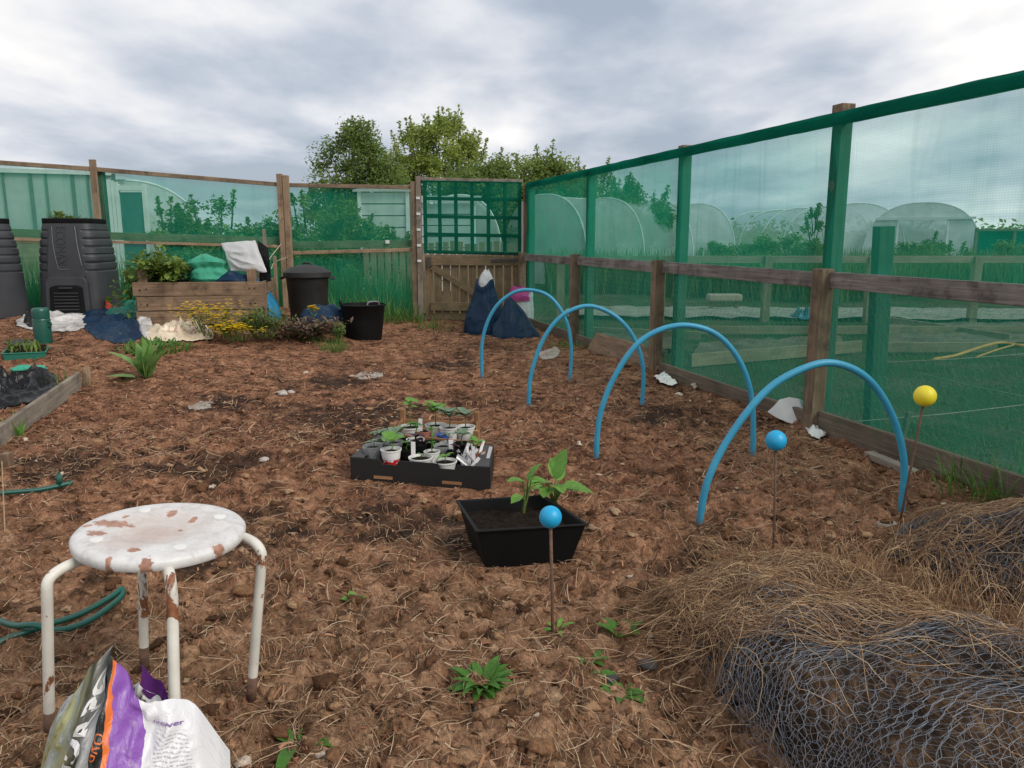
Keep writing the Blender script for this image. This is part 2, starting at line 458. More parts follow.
# ------------------------------------------------------------------ materials
M = {}
def mk_soil():
    m, nt, b = new_mat('soil'); v = pos(nt)
    big = noise_n(nt, v, 1.1, 5, .6)
    mid = noise_n(nt, v, 9, 6, .68, .4)
    fine = noise_n(nt, mapping(nt, v, (1, 1, 1)), 70, 6, .72, .5)
    fib = noise_n(nt, mapping(nt, v, (160, 34, 80), (0, 0, .6)), 1, 4, .6, 1.2)
    fib2 = noise_n(nt, mapping(nt, v, (36, 150, 80), (0, 0, -.3)), 1, 4, .6, 1.2)
    base = ramp(nt, mid, [(.35, (0.0417, 0.0200, 0.0100)), (.46, (0.1844, 0.0829, 0.0447)), (.57, (0.3183, 0.1520, 0.0839)), (.71, (0.5049, 0.2749, 0.1596))])
    base = mixc(nt, 1.0, base, ramp(nt, big, [(.34, (.50, .47, .46)), (.46, (.95, .93, .93)), (.66, (1.2, 1.17, 1.14))]), 'MULTIPLY')
    base = mixc(nt, 1.0, base, ramp(nt, fine, [(.3, (.45, .42, .4)), (.52, (1, 1, 1)), (.72, (1.7, 1.65, 1.6))]), 'MULTIPLY')
    # old straw mulch: greyer and paler in the near part of the plot
    sx = nt.nodes.new('ShaderNodeSeparateXYZ'); nt.links.new(v, sx.inputs[0])
    mr = N(nt, 'ShaderNodeMapRange', interpolation_type='SMOOTHSTEP', n_1=3.4, n_2=1.5, n_3=0.0, n_4=.55); nt.links.new(sx.outputs['Y'], mr.inputs[0])
    base = mixc(nt, mr.outputs[0], base, mixc(nt, 1.0, ramp(nt, mid, [(.33, (0.0671, 0.0374, 0.0201)), (.48, (0.2684, 0.1540, 0.0826)), (.68, (0.5124, 0.3190, 0.1862))]), ramp(nt, fine, [(.3, (.5, .5, .5)), (.7, (1.5, 1.5, 1.5))]), 'MULTIPLY'))
    base = mixc(nt, ramp(nt, fib, [(.60, (0, 0, 0)), (.70, (.6, .6, .6))]), base, (.48, .32, .21))
    base = mixc(nt, ramp(nt, fib2, [(.60, (0, 0, 0)), (.70, (.6, .6, .6))]), base, (.44, .29, .195))
    base = mixc(nt, 1.0, base, (.93, .965, .99), 'MULTIPLY')
    # a burnt, blackened patch left of the seed tray, and white ash; the other dark spots paint in contact shadows and damp
    for (cx, cy, r) in ((-.95, 4.7, .45), (-1.35, 5.8, .3), (-.75, 4.15, .3), (-1.45, 3.45, .32), (-2.1, 3.55, .3), (-1.9, 5.0, .28), (-.35, 2.75, .22), (-.55, 6.6, .3), (.9, 4.6, .25), (-1.0, 2.65, .22), (.7, 2.3, .2)):
        dn = N(nt, 'ShaderNodeVectorMath', operation='DISTANCE'); nt.links.new(v, dn.inputs[0]); dn.inputs[1].default_value = (cx, cy, 0)
        ad = N(nt, 'ShaderNodeMath', operation='MULTIPLY_ADD', n_1=1.1); nt.links.new(noise_n(nt, v, 4.5, 5, .65), ad.inputs[0]); nt.links.new(dn.outputs['Value'], ad.inputs[2])
        mr = N(nt, 'ShaderNodeMapRange', interpolation_type='SMOOTHSTEP', n_1=r+.68, n_2=r+.38, n_3=0.0, n_4=.78); nt.links.new(ad.outputs[0], mr.inputs[0])
        base = mixc(nt, mr.outputs[0], base, (.022, .016, .013))
    nt.links.new(base, b.inputs['Base Color']); b.inputs['Roughness'].default_value = .95; b.inputs['Specular IOR Level'].default_value = .12
    s = N(nt, 'ShaderNodeMath', operation='ADD'); nt.links.new(fine, s.inputs[0]); nt.links.new(fib, s.inputs[1])
    bump(nt, b, s.outputs[0], .9, .012)
    return m
M['soil'] = mk_soil()
def mk_clod():
    m, nt, b = new_mat('clod'); v = pos(nt)
    isl = nt.nodes.new('ShaderNodeNewGeometry').outputs['Random Per Island']
    col = ramp(nt, isl, [(0, (0.0532, 0.0279, 0.0155)), (.35, (0.1383, 0.0700, 0.0365)), (.65, (0.2234, 0.1250, 0.0693)), (.9, (0.3192, 0.1999, 0.1186)), (.98, (0.3830, 0.2699, 0.1733)), (.985, (0.5320, 0.4498, 0.3557)), (1, (0.5852, 0.4998, 0.4104))])
    fine = noise_n(nt, v, 90, 5, .7)
    col = mixc(nt, 1.0, col, ramp(nt, fine, [(.3, (.5, .48, .46)), (.7, (1.5, 1.45, 1.4))]), 'MULTIPLY')
    nt.links.new(col, b.inputs['Base Color']); b.inputs['Roughness'].default_value = .95; b.inputs['Specular IOR Level'].default_value = .1
    bump(nt, b, fine, .8, .01); return m
M['clod'] = mk_clod()
def mk_island(name, stops, rough=.8, spec=.2):
    m, nt, b = new_mat(name)
    isl = nt.nodes.new('ShaderNodeNewGeometry').outputs['Random Per Island']
    nt.links.new(ramp(nt, isl, stops), b.inputs['Base Color']); b.inputs['Roughness'].default_value = rough; b.inputs['Specular IOR Level'].default_value = spec
    return m
M['straw'] = mk_island('straw', [(0, (.12, .065, .038)), (.3, (.24, .14, .08)), (.65, (.36, .24, .145)), (1, (.50, .37, .24))])
M['hay'] = mk_island('hay', [(0, (.10, .052, .03)), (.35, (.23, .132, .074)), (.7, (.36, .225, .125)), (1, (.58, .42, .25))])
M['bark'] = mk_island('bark', [(0, (0.0426, 0.0180, 0.0100)), (.4, (0.1383, 0.0600, 0.0310)), (.75, (0.2447, 0.1120, 0.0602)), (1, (0.3830, 0.2099, 0.1231))])
M['ash'] = m_plain('ash', (.36, .32, .28), (.16, .12, .09), 30, .95, .5, 90)
def mk_ground():
    m, nt, b = new_mat('ground'); v = pos(nt)
    f = noise_n(nt, v, 1.2, 6, .65); f2 = noise_n(nt, v, 22, 5, .7)
    col = ramp(nt, f, [(.3, (.024, .042, .016)), (.46, (.040, .060, .022)), (.56, (.070, .066, .040)), (.70, (.125, .10, .075))])
    col = mixc(nt, 1.0, col, ramp(nt, f2, [(.3, (.5, .5, .5)), (.7, (1.5, 1.5, 1.4))]), 'MULTIPLY')
    nt.links.new(col, b.inputs['Base Color']); b.inputs['Roughness'].default_value = .95; b.inputs['Specular IOR Level'].default_value = .1
    bump(nt, b, f2, .8, .03); return m
M['ground'] = mk_ground()
M['wood_brown'] = m_wood('wood_brown', (.32, .235, .155), (.12, .087, .06), grime=(.065, .052, .04))
M['wood_grey'] = m_wood('wood_grey', (.34, .305, .285), (.095, .083, .077), grime=(.05, .036, .034), grain=1.6)
M['wood_green'] = m_wood('wood_green', (.075, .17, .115), (.030, .085, .055))
M['wood_pale'] = m_wood('wood_pale', (.40, .29, .195), (.20, .135, .085), grime=(.12, .08, .05))
M['wood_silver'] = m_wood('wood_silver', (.36, .31, .26), (.17, .14, .11), grime=(.09, .075, .055))
M['wood_pallet'] = m_wood('wood_pallet', (.33, .225, .15), (.13, .082, .052), grime=(.07, .045, .03))
M['wood_gate'] = m_wood('wood_gate', (.27, .195, .115), (.12, .082, .048), grime=(.10, .095, .05))
M['wood_lattice'] = m_wood('wood_lattice', (.018, .065, .045), (.009, .04, .028))
M['wood_red'] = m_wood('wood_red', (.30, .15, .10), (.13, .06, .04))
M['wood_damp'] = m_wood('wood_damp', (.24, .19, .145), (.075, .06, .046), grime=(.08, .09, .05))
M['crate_wood'] = m_wood('crate_wood', (.40, .22, .11), (.20, .10, .05))
M['net'] = m_net('net', .47, tint=(.76, .97, 1)); M['net_clear'] = m_net('net_clear', .40, tint=(.80, .95, 1)); M['net_far'] = m_net('net_far', .60, tint=(.74, 1, .97))
M['net_dense'] = m_net('net_dense', .49, (.016, .20, .13), tint=(.78, 1, .94))
M['net_back'] = m_net('net_back', .38)
M['net_gate'] = m_net('net_gate', .44, (.008, .25, .15), (.66, 1, .92))
M['net_double'] = m_net('net_double', .86, (.008, .17, .115))
M['wire'] = m_plain('wire', (.30, .31, .32), (.16, .165, .17), 9, .45, 0, metal=.6)
M['wire_old'] = m_plain('wire_old', (.24, .26, .295), (.11, .12, .14), 9, .6, 0, metal=.1)
M['steel_rust'] = m_plain('steel_rust', (.16, .085, .05), (.07, .038, .026), 60, .8, .4, 200)
M['iron'] = m_plain('iron', (.06, .05, .045), (.035, .03, .028), 30, .6, .2)
M['black_plastic'] = m_plain('black_plastic', (.007, .007, .0075), (.0045, .0045, .005), 8, .55, .08, 40, spec=.16)
M['black_dusty'] = m_plain('black_dusty', (.024, .0225, .022), (.013, .0125, .0125), 7, .6, .1, 50)

# ------------------------------------------------------------------ the lie of the plot: fence lines
def RF(Y, off=0.0, z=0.0):           # a point on the right-hand fence; off > 0 lies inside the plot
    x = 1.757-.275*(Y-4.29)
    return Vector((x-off*.964, Y-off*.265, z))
RD = Vector((-.275, 1, 0)).normalized()
BF = [P(-90, 239, 8.35), P(100, 239, 9.45), P(286, 239, 10.15), P(417, 239, 10.32), P(527, 239, 10.12)]
BF = [Vector((p.x, p.y, float(terr(p.x, p.y)))) for p in BF]

# soil of the plot: rings that widen with distance, so that near clods are real lumps
def mk_soil_mesh():
    rs = np.exp(np.linspace(math.log(.55), math.log(13.2), 760))
    th = np.linspace(math.radians(-56), math.radians(50), 620)
    R, TH = np.meshgrid(rs, th, indexing='ij')
    X = R*np.sin(TH); Y = R*np.cos(TH)
    Z = gz(X, Y)
    V = np.stack([X, Y, Z], -1).reshape(-1, 3)
    n, m = X.shape
    idx = np.arange(n*m).reshape(n, m)
    F = np.stack([idx[:-1, :-1], idx[1:, :-1], idx[1:, 1:], idx[:-1, 1:]], -1).reshape(-1, 4)[:, ::-1]
    cx = V[F].mean(1)
    ok = (cx[:, 0] < 1.757-.275*(cx[:, 1]-4.29)-.015)
    by = np.interp(cx[:, 0], [p.x for p in BF], [p.y for p in BF], left=BF[0].y-1.0)
    ok &= cx[:, 1] < by+.12
    F = F[ok]
    used = np.unique(F); mp = np.full(len(V), -1); mp[used] = np.arange(len(used))
    me = npmesh('soil', V[used], mp[F])
    o = link('soil', me, M['soil']); me.shade_smooth(); props(o, kind='structure'); return o
mk_soil_mesh()

# the ground of the allotments, one sheet out to the horizon
def mk_ground_mesh():
    rs = np.concatenate([[0.0], np.exp(np.linspace(math.log(.8), math.log(2500), 190))])
    th = np.linspace(0, 2*PI, 181)[:-1]
    R, TH = np.meshgrid(rs, th, indexing='ij'); X = R*np.sin(TH); Y = R*np.cos(TH)
    inside = (X < 1.757-.275*(Y-4.29)-.02)
    Z = terr(X, Y)*1.0-.10+.03*fbm(X*.8, Y*.8, 3, 50)*(R < 80)+.25*fbm(X*.03, Y*.03, 2, 51)*(R > 30)
    Z = np.where(inside & (R < 11), terr(X, Y)-.22, Z)
    V = np.stack([X, Y, Z], -1).reshape(-1, 3); n, m = X.shape
    idx = np.arange(n*m).reshape(n, m); nx = np.roll(idx, -1, 1)
    F = np.stack([idx[:-1], nx[:-1], nx[1:], idx[1:]], -1).reshape(-1, 4)
    F = F[:, ::-1]
    me = npmesh('ground', V, F); o = link('ground', me, M['ground']); me.shade_smooth(); props(o, kind='structure')
mk_ground_mesh()

# ------------------------------------------------------------------ right-hand fence
def net_sheet(fn, nu, nv, su, sv):
    mb = MB(); mb.grid(fn, nu, nv, su, sv); return mb

def hex_mesh(fn, W_, H_, cell, r, seed=0, jit=.06):
    """wire netting: hexagons of the given width over a W_ x H_ sheet laid on fn(x, y)"""
    R_ = random.Random(seed); a = cell/math.sqrt(3); pts = {}; edges = []
    nx = int(W_/cell)+1; ny = int(H_/(1.5*a))+1
    def pt(k, x, y):
        if k not in pts: pts[k] = fn(x+R_.uniform(-jit, jit)*cell, y+R_.uniform(-jit, jit)*cell)
        return k
    for j in range(ny):
        for i in range(nx):
            x = (i+(.5 if j % 2 else 0))*cell; y = j*1.5*a
            kk = []
            for q in range(4):
                an = PI/6+PI/3*q+PI*.5*0
                px = x+a*math.cos(an-PI/3); py = y+a*math.sin(an-PI/3)
                kk.append(pt((round(px/cell*4), round(py/a*4)), px, py))
            edges += [(kk[0], kk[1]), (kk[1], kk[2]), (kk[2], kk[3])]
    mb = MB()
    V = []; F = []
    for e in edges:
        A, B = Vector(pts[e[0]]), Vector(pts[e[1]])
        if (B-A).length < 1e-5: continue
        d, s, n = frame(B-A); b = len(V)
        for p in (A, B):
            for k in range(3): V.append(p+s*(math.cos(k*2.094)*r)+n*(math.sin(k*2.094)*r))
        for k in range(3): F.append((b+k, b+(k+1) % 3, b+3+(k+1) % 3, b+3+k))
    return npmesh('wire', [tuple(v) for v in V], F)

def right_fence():
    f = thing('netted_fence', 'timber fence with green windbreak net running down the right side to the gate', 'fence', RF(6, 0, 0))
    Y0, Y1 = 1.75, 10.05
    def top(Y): return 1.735+(Y-3.2)*.005
    # net: one sheet, tall, with folds and slack between its posts
    def surf(u, v, z0, z1, sl):
        Y = Y0+(Y1-Y0)*u; z = z0+(z1(Y)-z0)*v
        wob = .018*math.sin(Y*3.3+z*2)*math.sin(PI*v)+.012*mnoise.noise(Vector((Y*2.2, z*3.1, 0)))+.006*mnoise.noise(Vector((Y*9, z*4, 3)))
        return RF(Y, sl*(wob+.004), z)
    mb = MB(); mb.grid(lambda u, v: surf(u, v, -.06, lambda Y: .87, .6), 110, 10, 8.6, .95); mb.build('lower_netting', M['net_dense'], f, True)
    us = (4.36-Y0)/(Y1-Y0)
    mb = MB(); uf = (6.08-Y0)/(Y1-Y0); mb.grid(lambda u, v: surf(us+u*(uf-us), v, .87, lambda Y: top(Y)-.01, 1), 40, 14, 1.8, .9); mb.build('upper_netting', M['net'], f, True)
    mb = MB(); mb.grid(lambda u, v: surf(uf+u*(1-uf), v, .87, lambda Y: top(Y)-.01, 1), 60, 14, 4.0, .9); mb.build('upper_netting', M['net_far'], f, True)
    mb = MB(); mb.grid(lambda u, v: surf(u*us, v, .87, lambda Y: top(Y)-.01, 1), 40, 14, 2.6, .9); mb.build('upper_netting', M['net_clear'], f, True)
    # the net is folded over the top rail
    mb = MB()
    def sleeve(u, v):
        Y = Y0+(Y1-Y0)*u; a = -PI*.5+2*PI*v
        w, h = .030, .034; ww = mnoise.noise(Vector((Y*5, v*5, 1)))*.003
        p = RF(Y, -.03, top(Y)-.03); n = Vector((-.964, -.265, 0))
        c, s = math.cos(a), math.sin(a)
        cx = math.copysign(abs(c)**.5, c)*(w+ww); cz = math.copysign(abs(s)**.5, s)*(h+ww)
        return p+n*cx+Vector((0, 0, cz))
    mb.grid(sleeve, 120, 14, 8.6, .2); mb.build('netting_hem', M['net_double'], f, True)
    for ya, yb in ((1.75, 4.36), (4.36, 6.1), (6.1, 8.0), (8.0, 10.0)):
        MB().beam(RF(ya+.003, -.03, top(ya)-.03), RF(yb-.003, -.03, top(yb)-.03), .048, .056).build('top_rail', M['wood_brown'], f, None, .004)
    for Y, ex in ((2.28, -.02), (4.36, -.005), (6.08, -.03), (7.98, -.06), (9.98, -.07)):
        MB().beam(RF(Y, -.055, -.15), RF(Y, -.055, top(Y)+ex), .075, .075, up=(-.964, -.265, 0)).build('tall_post', M['wood_green'], f, None, .004)
        MB().beam(RF(Y, -.055, top(Y)+ex+.001), RF(Y, -.055, top(Y)+ex+.05), .085, .085, up=(-.964, -.265, 0)).build('post_cap', M['wood_brown'], f, None, .004)
    for Y in (2.45, 4.29, 6.25, 8.13, 10.02):
        MB().beam(RF(Y, .052, -.15), RF(Y, .052, .90+.02*random.random()), .085, .085, up=(-.964, -.265, 0)).build('short_post', M['wood_brown'], f, None, .006)
    ys = [1.75, 2.45-.045, 2.45+.045, 4.29-.045, 4.29+.045, 6.25-.045, 6.25+.045, 8.13-.045, 8.13+.045, 9.97]
    for a, b in zip(ys[::2], ys[1::2]):
        o = MB().beam(RF(a, .030, .848), RF(b, .030, .848+random.uniform(-.006, .006)), .028, .088, up=(0, 0, 1)).build('mid_rail', M['wood_grey'], f, None, .004)
    for a, b in zip(ys[::2], ys[1::2]):
        hh = .13 if b < 5 else .10
        MB().beam(RF(a, .040, hh/2-.03), RF(b, .040, hh/2-.035), .03, hh+.06, up=(0, 0, 1)).build('kick_board', M['wood_damp'], f, None, .004)
    me = hex_mesh(lambda x, y: RF(1.8+x, .012+.01*mnoise.noise(Vector((x*3, y*3, 9))), .06+y), 6.6, .72, .05, .0006, 4)
    link('wire_netting', me, M['wire'], f)
    return f
right_fence()

# ------------------------------------------------------------------ back fence, left of the gate
def back_fence():
    f = thing('board_fence', 'netted back fence of thin rails between brown posts behind the compost bins', 'fence', BF[2])
    tops = [1.795, 1.795, 1.80, 1.805]
    tz = [P(-90, 154, BF[0].y).z, P(100, 167.5, BF[1].y).z, P(286, 183.5, BF[2].y).z, P(417, 186, BF[3].y).z]
    midz = [P(-90, 236, BF[0].y).z, P(100, 241.5, BF[1].y).z, P(286, 246.5, BF[2].y).z]
    def nrm(a, b): d = (b-a).normalized(); return Vector((d.y, -d.x, 0))
    for i in range(3):
        a, b = BF[i], BF[i+1]; n = nrm(a, b)
        za, zb = tz[i], tz[i+1]
        MB().beam(a+Vector((0, 0, za-a.z-.02))+n*.03, b+Vector((0, 0, zb-b.z-.02))+n*.03, .03, .05).build('top_rail', M['wood_brown'], f, None, .003)
        def fn(u, v, lo=None, hi=None):
            p = a.lerp(b, u); z0 = p.z-.1; z1 = za+(zb-za)*u-.03
            z = z0+(z1-z0)*v
            w = .012*mnoise.noise(Vector((p.x*2.5, z*3, 5)))+.012*math.sin(p.x*4)*math.sin(PI*v)
            return Vector((p.x, p.y, z))+n*w
        MB().grid(fn, 30, 14, 2.4, 1.8).build('netting', M['net_back'], f, True)
        if i < 2:
            m0, m1 = midz[i], midz[i+1]
            MB().beam(Vector((a.x, a.y, m0))+n*.03, Vector((b.x, b.y, m1))+n*.03, .025, .035).build('batten', M['wood_pale'], f, None, .003)
            MB().beam(Vector((a.x, a.y, m0+.07))-n*.04, Vector((b.x, b.y, m1+.07))-n*.04, .04, .09).build('mid_rail', M['wood_pale'], f, None, .003)
        else:
            m0, m1 = P(286, 253, a.y).z, P(417, 249.5, b.y).z
            MB().beam(Vector((a.x, a.y, m0))+n*.03, Vector((b.x, b.y, m1))+n*.03, .025, .045).build('batten', M['wood_pale'], f, None, .003)
            MB().beam(Vector((a.x, a.y, m0+.10))-n*.04, Vector((b.x, b.y, m1+.08))-n*.04, .04, .09).build('mid_rail', M['wood_pale'], f, None, .003)
            MB().box(Vector((a.x*.12+b.x*.88-.18, a.y*.12+b.y*.88-.03, m1+.10)), .05, .012, .045).build('white_tag', m_plain('white_tag', (.7, .7, .68)), f)
    # posts in front of the net and the green one behind it
    p = BF[1]; n = nrm(BF[0], BF[2])
    MB().beam(Vector((p.x, p.y, p.z-.1))+n*.06, Vector((p.x, p.y, P(100, 160, p.y).z))+n*.06, .07, .04, up=(0, 1, 0)).build('post', M['wood_pale'], f, None, .004)
    MB().beam(Vector((p.x+.05, p.y+.06, p.z-.1)), Vector((p.x+.05, p.y+.06, tz[1]-.02)), .08, .08, up=(0, 1, 0)).build('post', M['wood_green'], f, None, .004)
    p = BF[2]; n = nrm(BF[1], BF[3])
    for dx, h in ((-.035, 0), (.04, .0)):
        MB().beam(Vector((p.x+dx, p.y, p.z-.1))+n*.07, Vector((p.x+dx, p.y, P(286, 175+dx*20, p.y).z))+n*.07, .068, .075, up=(0, 1, 0)).build('post', M['wood_pale'], f, None, .004)
    p = BF[3]
    MB().beam(Vector((p.x-.03, p.y-.04, p.z-.1)), Vector((p.x-.03, p.y-.04, P(417, 182, p.y).z)), .07, .07, up=(0, 1, 0)).build('post', M['wood_brown'], f, None, .004)
    return f
back_fence()

# ------------------------------------------------------------------ the gate
def gate():
    a = P(424, 239, 10.25); b = P(521, 239, 10.12); a.z = b.z = 0
    g = thing('garden_gate', 'low wooden picket gate with a tall green-netted trellis fixed above it', 'gate', a)
    ax = (b-a).normalized(); n = Vector((ax.y, -ax.x, 0)); L = (b-a).length
    def Q(x, z, o=0): return a+ax*x+Vector((0, 0, z))+n*o
    zt = P(470, 254, 10.2).z; zb = .02
    np_ = 11; w = L/np_
    for i in range(np_):
        MB().beam(Q((i+.5)*w, zb+random.uniform(0, .015)), Q((i+.5)*w, zt-.02), w-.018, .018, up=n).build('picket', M['wood_gate'], g, None, .003)
    MB().beam(Q(.02, zt-.09, .024), Q(L-.02, zt-.09, .024), .026, .115).build('top_rail', M['wood_gate'], g, None, .003)
    MB().beam(Q(.08, .20, .024), Q(L-.3, .20, .024), .026, .11).build('bottom_rail', M['wood_gate'], g, None, .003)
    MB().beam(Q(.10, zt-.16, .022), Q(L*.66, .26, .022), .022, .075).build('brace', M['wood_gate'], g, None, .003)
    MB().beam(Q(L-.38, zt-.085, .042), Q(L-.03, zt-.07, .042), .008, .035).build('strap_hinge', M['iron'], g)
    MB().box(Q(.07, zt-.10, .045), .05, .012, .12).build('latch', M['iron'], g)
    # trellis
    z0, z1 = zt+.03, P(470, 180, 10.2).z
    t = MB(); 
    for i in range(7):
        x = L*i/6; t.beam(Q(min(max(x, .02), L-.02), z0, -.012), Q(min(max(x, .02), L-.02), z1-.03*i/6, -.012), .046, .016, up=n)
    for j in range(5):
        z = z0+(z1-z0)*j/4; t.beam(Q(0, z, .006), Q(L, z-.028, .006), .016, .044)
    t.build('trellis', M['wood_lattice'], g, None)
    MB().grid(lambda u, v: Q(L*u, z0-.02+(z1-z0+.02-.03*u)*v, .030+.008*mnoise.noise(Vector((u*9, v*6, 2)))), 24, 16, L, z1-z0).build('netting', M['net_gate'], g, True)
    MB().beam(Q(-.03, z1+.015, .01), Q(L+.02, z1-.018, .01), .035, .04).build('top_bar', M['wood_silver'], g, None, .004)
    for i in range(12):
        x = L*(i+.5)/12; 
    return a, b, ax, n, Q, L, z0, z1
gA, gB, gAx, gN, gQ, gL, gz0, gz1 = gate()
def gate_posts():
    # a square post with pale clips, left of the gate, and a rust-stained one where the two fences meet
    p = gQ(-.06, 0); t = thing('gate_post', 'square post with pale clips on the latch side of the gate', 'post', p)
    MB().beam(p+Vector((0, 0, -.1)), p+Vector((0, 0, gz1+.05)), .06, .06, up=gN).build('timber', M['wood_silver'], t, None, .004)
    mb = MB()
    for k in range(5): MB().box(p+gN*.034+Vector((0, 0, gz0-.12+k*.20)), .05, .012, .03).build('clip', MATS['white_tag'], t, None, .002)
    p = gQ(gL+.07, 0, .02); t = thing('gate_post', 'reddish brown post hinging the gate at the corner of the two fences', 'post', p)
    MB().beam(p+Vector((0, 0, -.1)), p+Vector((0, 0, gz1-.06)), .07, .07, up=gN).build('timber', M['wood_red'], t, None, .004)
    MB().tube([p+gN*.045+Vector((-.01+.012*math.sin(k*3.), 0, gz1-.08-k*.03)) for k in range(8)], .008, 6).build('chain', M['iron'], t)
gate_posts()
# ------------------------------------------------------------------ more materials
def mk_pipe():
    m, nt, b = new_mat('blue_pipe'); v = pos(nt)
    col = ramp(nt, noise_n(nt, v, 7, 5, .6), [(.3, (.030, .25, .40)), (.7, (.043, .32, .49))])
    scuff = ramp(nt, noise_n(nt, v, 55, 5, .7), [(.63, (0, 0, 0)), (.70, (.5, .5, .5))]); col = mixc(nt, scuff, col, (.20, .36, .44))
    sx = nt.nodes.new('ShaderNodeSeparateXYZ'); nt.links.new(v, sx.inputs[0])
    ad = N(nt, 'ShaderNodeMath', operation='MULTIPLY_ADD', n_1=.16); nt.links.new(noise_n(nt, v, 40, 5, .65), ad.inputs[0]); nt.links.new(sx.outputs['Z'], ad.inputs[2])
    mr = N(nt, 'ShaderNodeMapRange', n_1=.115, n_2=.09, n_3=0.0, n_4=.55); nt.links.new(ad.outputs[0], mr.inputs[0])
    col = mixc(nt, mr.outputs[0], col, (.15, .09, .055))
    nt.links.new(col, b.inputs['Base Color']); b.inputs['Roughness'].default_value = .45; bump(nt, b, noise_n(nt, v, 90, 4), .12, .003); return m
M['blue_pipe'] = mk_pipe()
M['ball_blue'] = m_plain('ball_blue', (.010, .335, .60), (.009, .31, .56), 9, .45, 0)
M['ball_yellow'] = m_plain('ball_yellow', (.86, .70, .03), (.80, .64, .025), 9, .45, 0)
M['white_plastic'] = m_plain('white_plastic', (.72, .71, .68), (.6, .59, .56), 8, .4, .05)
M['white_dirty'] = m_plain('white_dirty', (.62, .60, .58), (.20, .17, .15), 9, .5, .3, 25)
M['dark_soil'] = m_plain('dark_soil', (.022, .015, .011), (.006, .0045, .0035), 60, .95, .8, 120, spec=.08)
M['navy_film'] = m_film('navy_film', (.006, .027, .064), 1, .08, .42, 6)
M['black_film'] = m_film('black_film', (.010, .010, .011), 1, .02, .30, 6)
M['green_film'] = m_film('green_film', (.10, .52, .34), 1, .4, .3, 6)
M['teal_film'] = m_film('teal_film', (.10, .40, .36), 1, .4, .3, 6)
M['white_film'] = m_film('white_film', (.70, .70, .70), 1, .3, .3, 6)
M['pink_film'] = m_film('pink_film', (.55, .09, .30), 1, .3, .3, 6)
M['cream_film'] = m_film('cream_film', (.66, .55, .40), 1, .25, .4, 6)
M['blue_film'] = m_film('blue_film', (.03, .24, .42), 1, .25, .3, 6)
M['red_film'] = m_film('red_film', (.55, .05, .03), 1, .2, .4, 6)
M['bottle_green'] = m_plain('bottle_green', (.008, .085, .06), (.006, .068, .047), 6, .38, .05)
M['tray_green'] = m_plain('tray_green', (.025, .20, .135), (.02, .16, .11), 6, .5, .05)
M['glove_green'] = m_plain('glove_green', (.04, .34, .22), (.03, .26, .17), 12, .8, .3, 90)
M['hose_green'] = m_plain('hose_green', (.008, .095, .07), (.006, .065, .048), 6, .42, .05)
M['card_black'] = m_plain('card_black', (.009, .0085, .0085), (.006, .006, .006), 8, .62, .1)
M['card_grey'] = m_plain('card_grey', (.05, .048, .047), (.03, .029, .028), 8, .75, .1)
M['leaf_bright'] = m_leaf('leaf_bright', (.21, .42, .085), (.12, .28, .05), 22, .4)
M['leaf_weed'] = m_leaf('leaf_weed', (.10, .24, .04), (.05, .14, .022), 30, .35)
M['leaf_comfrey'] = m_leaf('leaf_comfrey', (.24, .40, .13), (.13, .27, .07), 14, .35)
M['leaf_grass'] = m_leaf('leaf_grass', (.13, .24, .045), (.05, .12, .02), 9, .35, c3=(.22, .24, .08))
M['leaf_olive'] = m_leaf('leaf_olive', (.13, .19, .05), (.055, .09, .025), 8, .3, c3=(.22, .26, .08))
M['leaf_bramble'] = m_leaf('leaf_bramble', (.20, .27, .05), (.07, .13, .025), 7, .35, c3=(.34, .33, .08))
M['leaf_purple'] = m_leaf('leaf_purple', (.07, .03, .05), (.03, .014, .022), 30, .2)
M['leaf_greyish'] = m_leaf('leaf_greyish', (.20, .29, .19), (.11, .16, .11), 30, .25)
M['leaf_dead'] = m_leaf('leaf_dead', (.20, .13, .095), (.085, .055, .043), 12, .15, c3=(.27, .20, .16))
M['petal'] = m_leaf('petal', (.90, .66, .012), (.80, .52, .01), 30, .3)
M['stem'] = m_leaf('stem', (.16, .24, .06), (.10, .15, .04), 20, .2)
M['stem_dry'] = m_plain('stem_dry', (.34, .24, .13), (.22, .15, .08), 20, .85, .2)
M['limb'] = m_wood('limb', (.16, .13, .095), (.06, .047, .036))

def GZ(px, py, z):
    d = ray(px, py); t = (CAM_H-z)/(-d.z); return Vector((d.x*t, d.y*t, z))

def spline(pts, n=8):
    pts = [Vector(p) for p in pts]; out = []
    q = [pts[0]*2-pts[1]]+pts+[pts[-1]*2-pts[-2]]
    for i in range(1, len(q)-2):
        p0, p1, p2, p3 = q[i-1:i+3]
        for k in range(n):
            t = k/n
            out.append(.5*((2*p1)+(p2-p0)*t+(2*p0-5*p1+4*p2-p3)*t*t+(3*p1-p0-3*p2+p3)*t**3))
    out.append(pts[-1]); return out

def text_geo(body, size, bold=0.0):
    cu = bpy.data.curves.new('lettering', 'FONT'); cu.body = body; cu.size = size; cu.align_x = 'CENTER'; cu.align_y = 'CENTER'; cu.resolution_u = 4; cu.offset = bold
    o = bpy.data.objects.new('lettering', cu); COL.objects.link(o)
    dg = bpy.context.evaluated_depsgraph_get(); me = o.evaluated_get(dg).to_mesh()
    vs = [tuple(v.co) for v in me.vertices]; fs = [tuple(p.vertices) for p in me.polygons]
    bpy.data.objects.remove(o); bpy.data.curves.remove(cu); return vs, fs

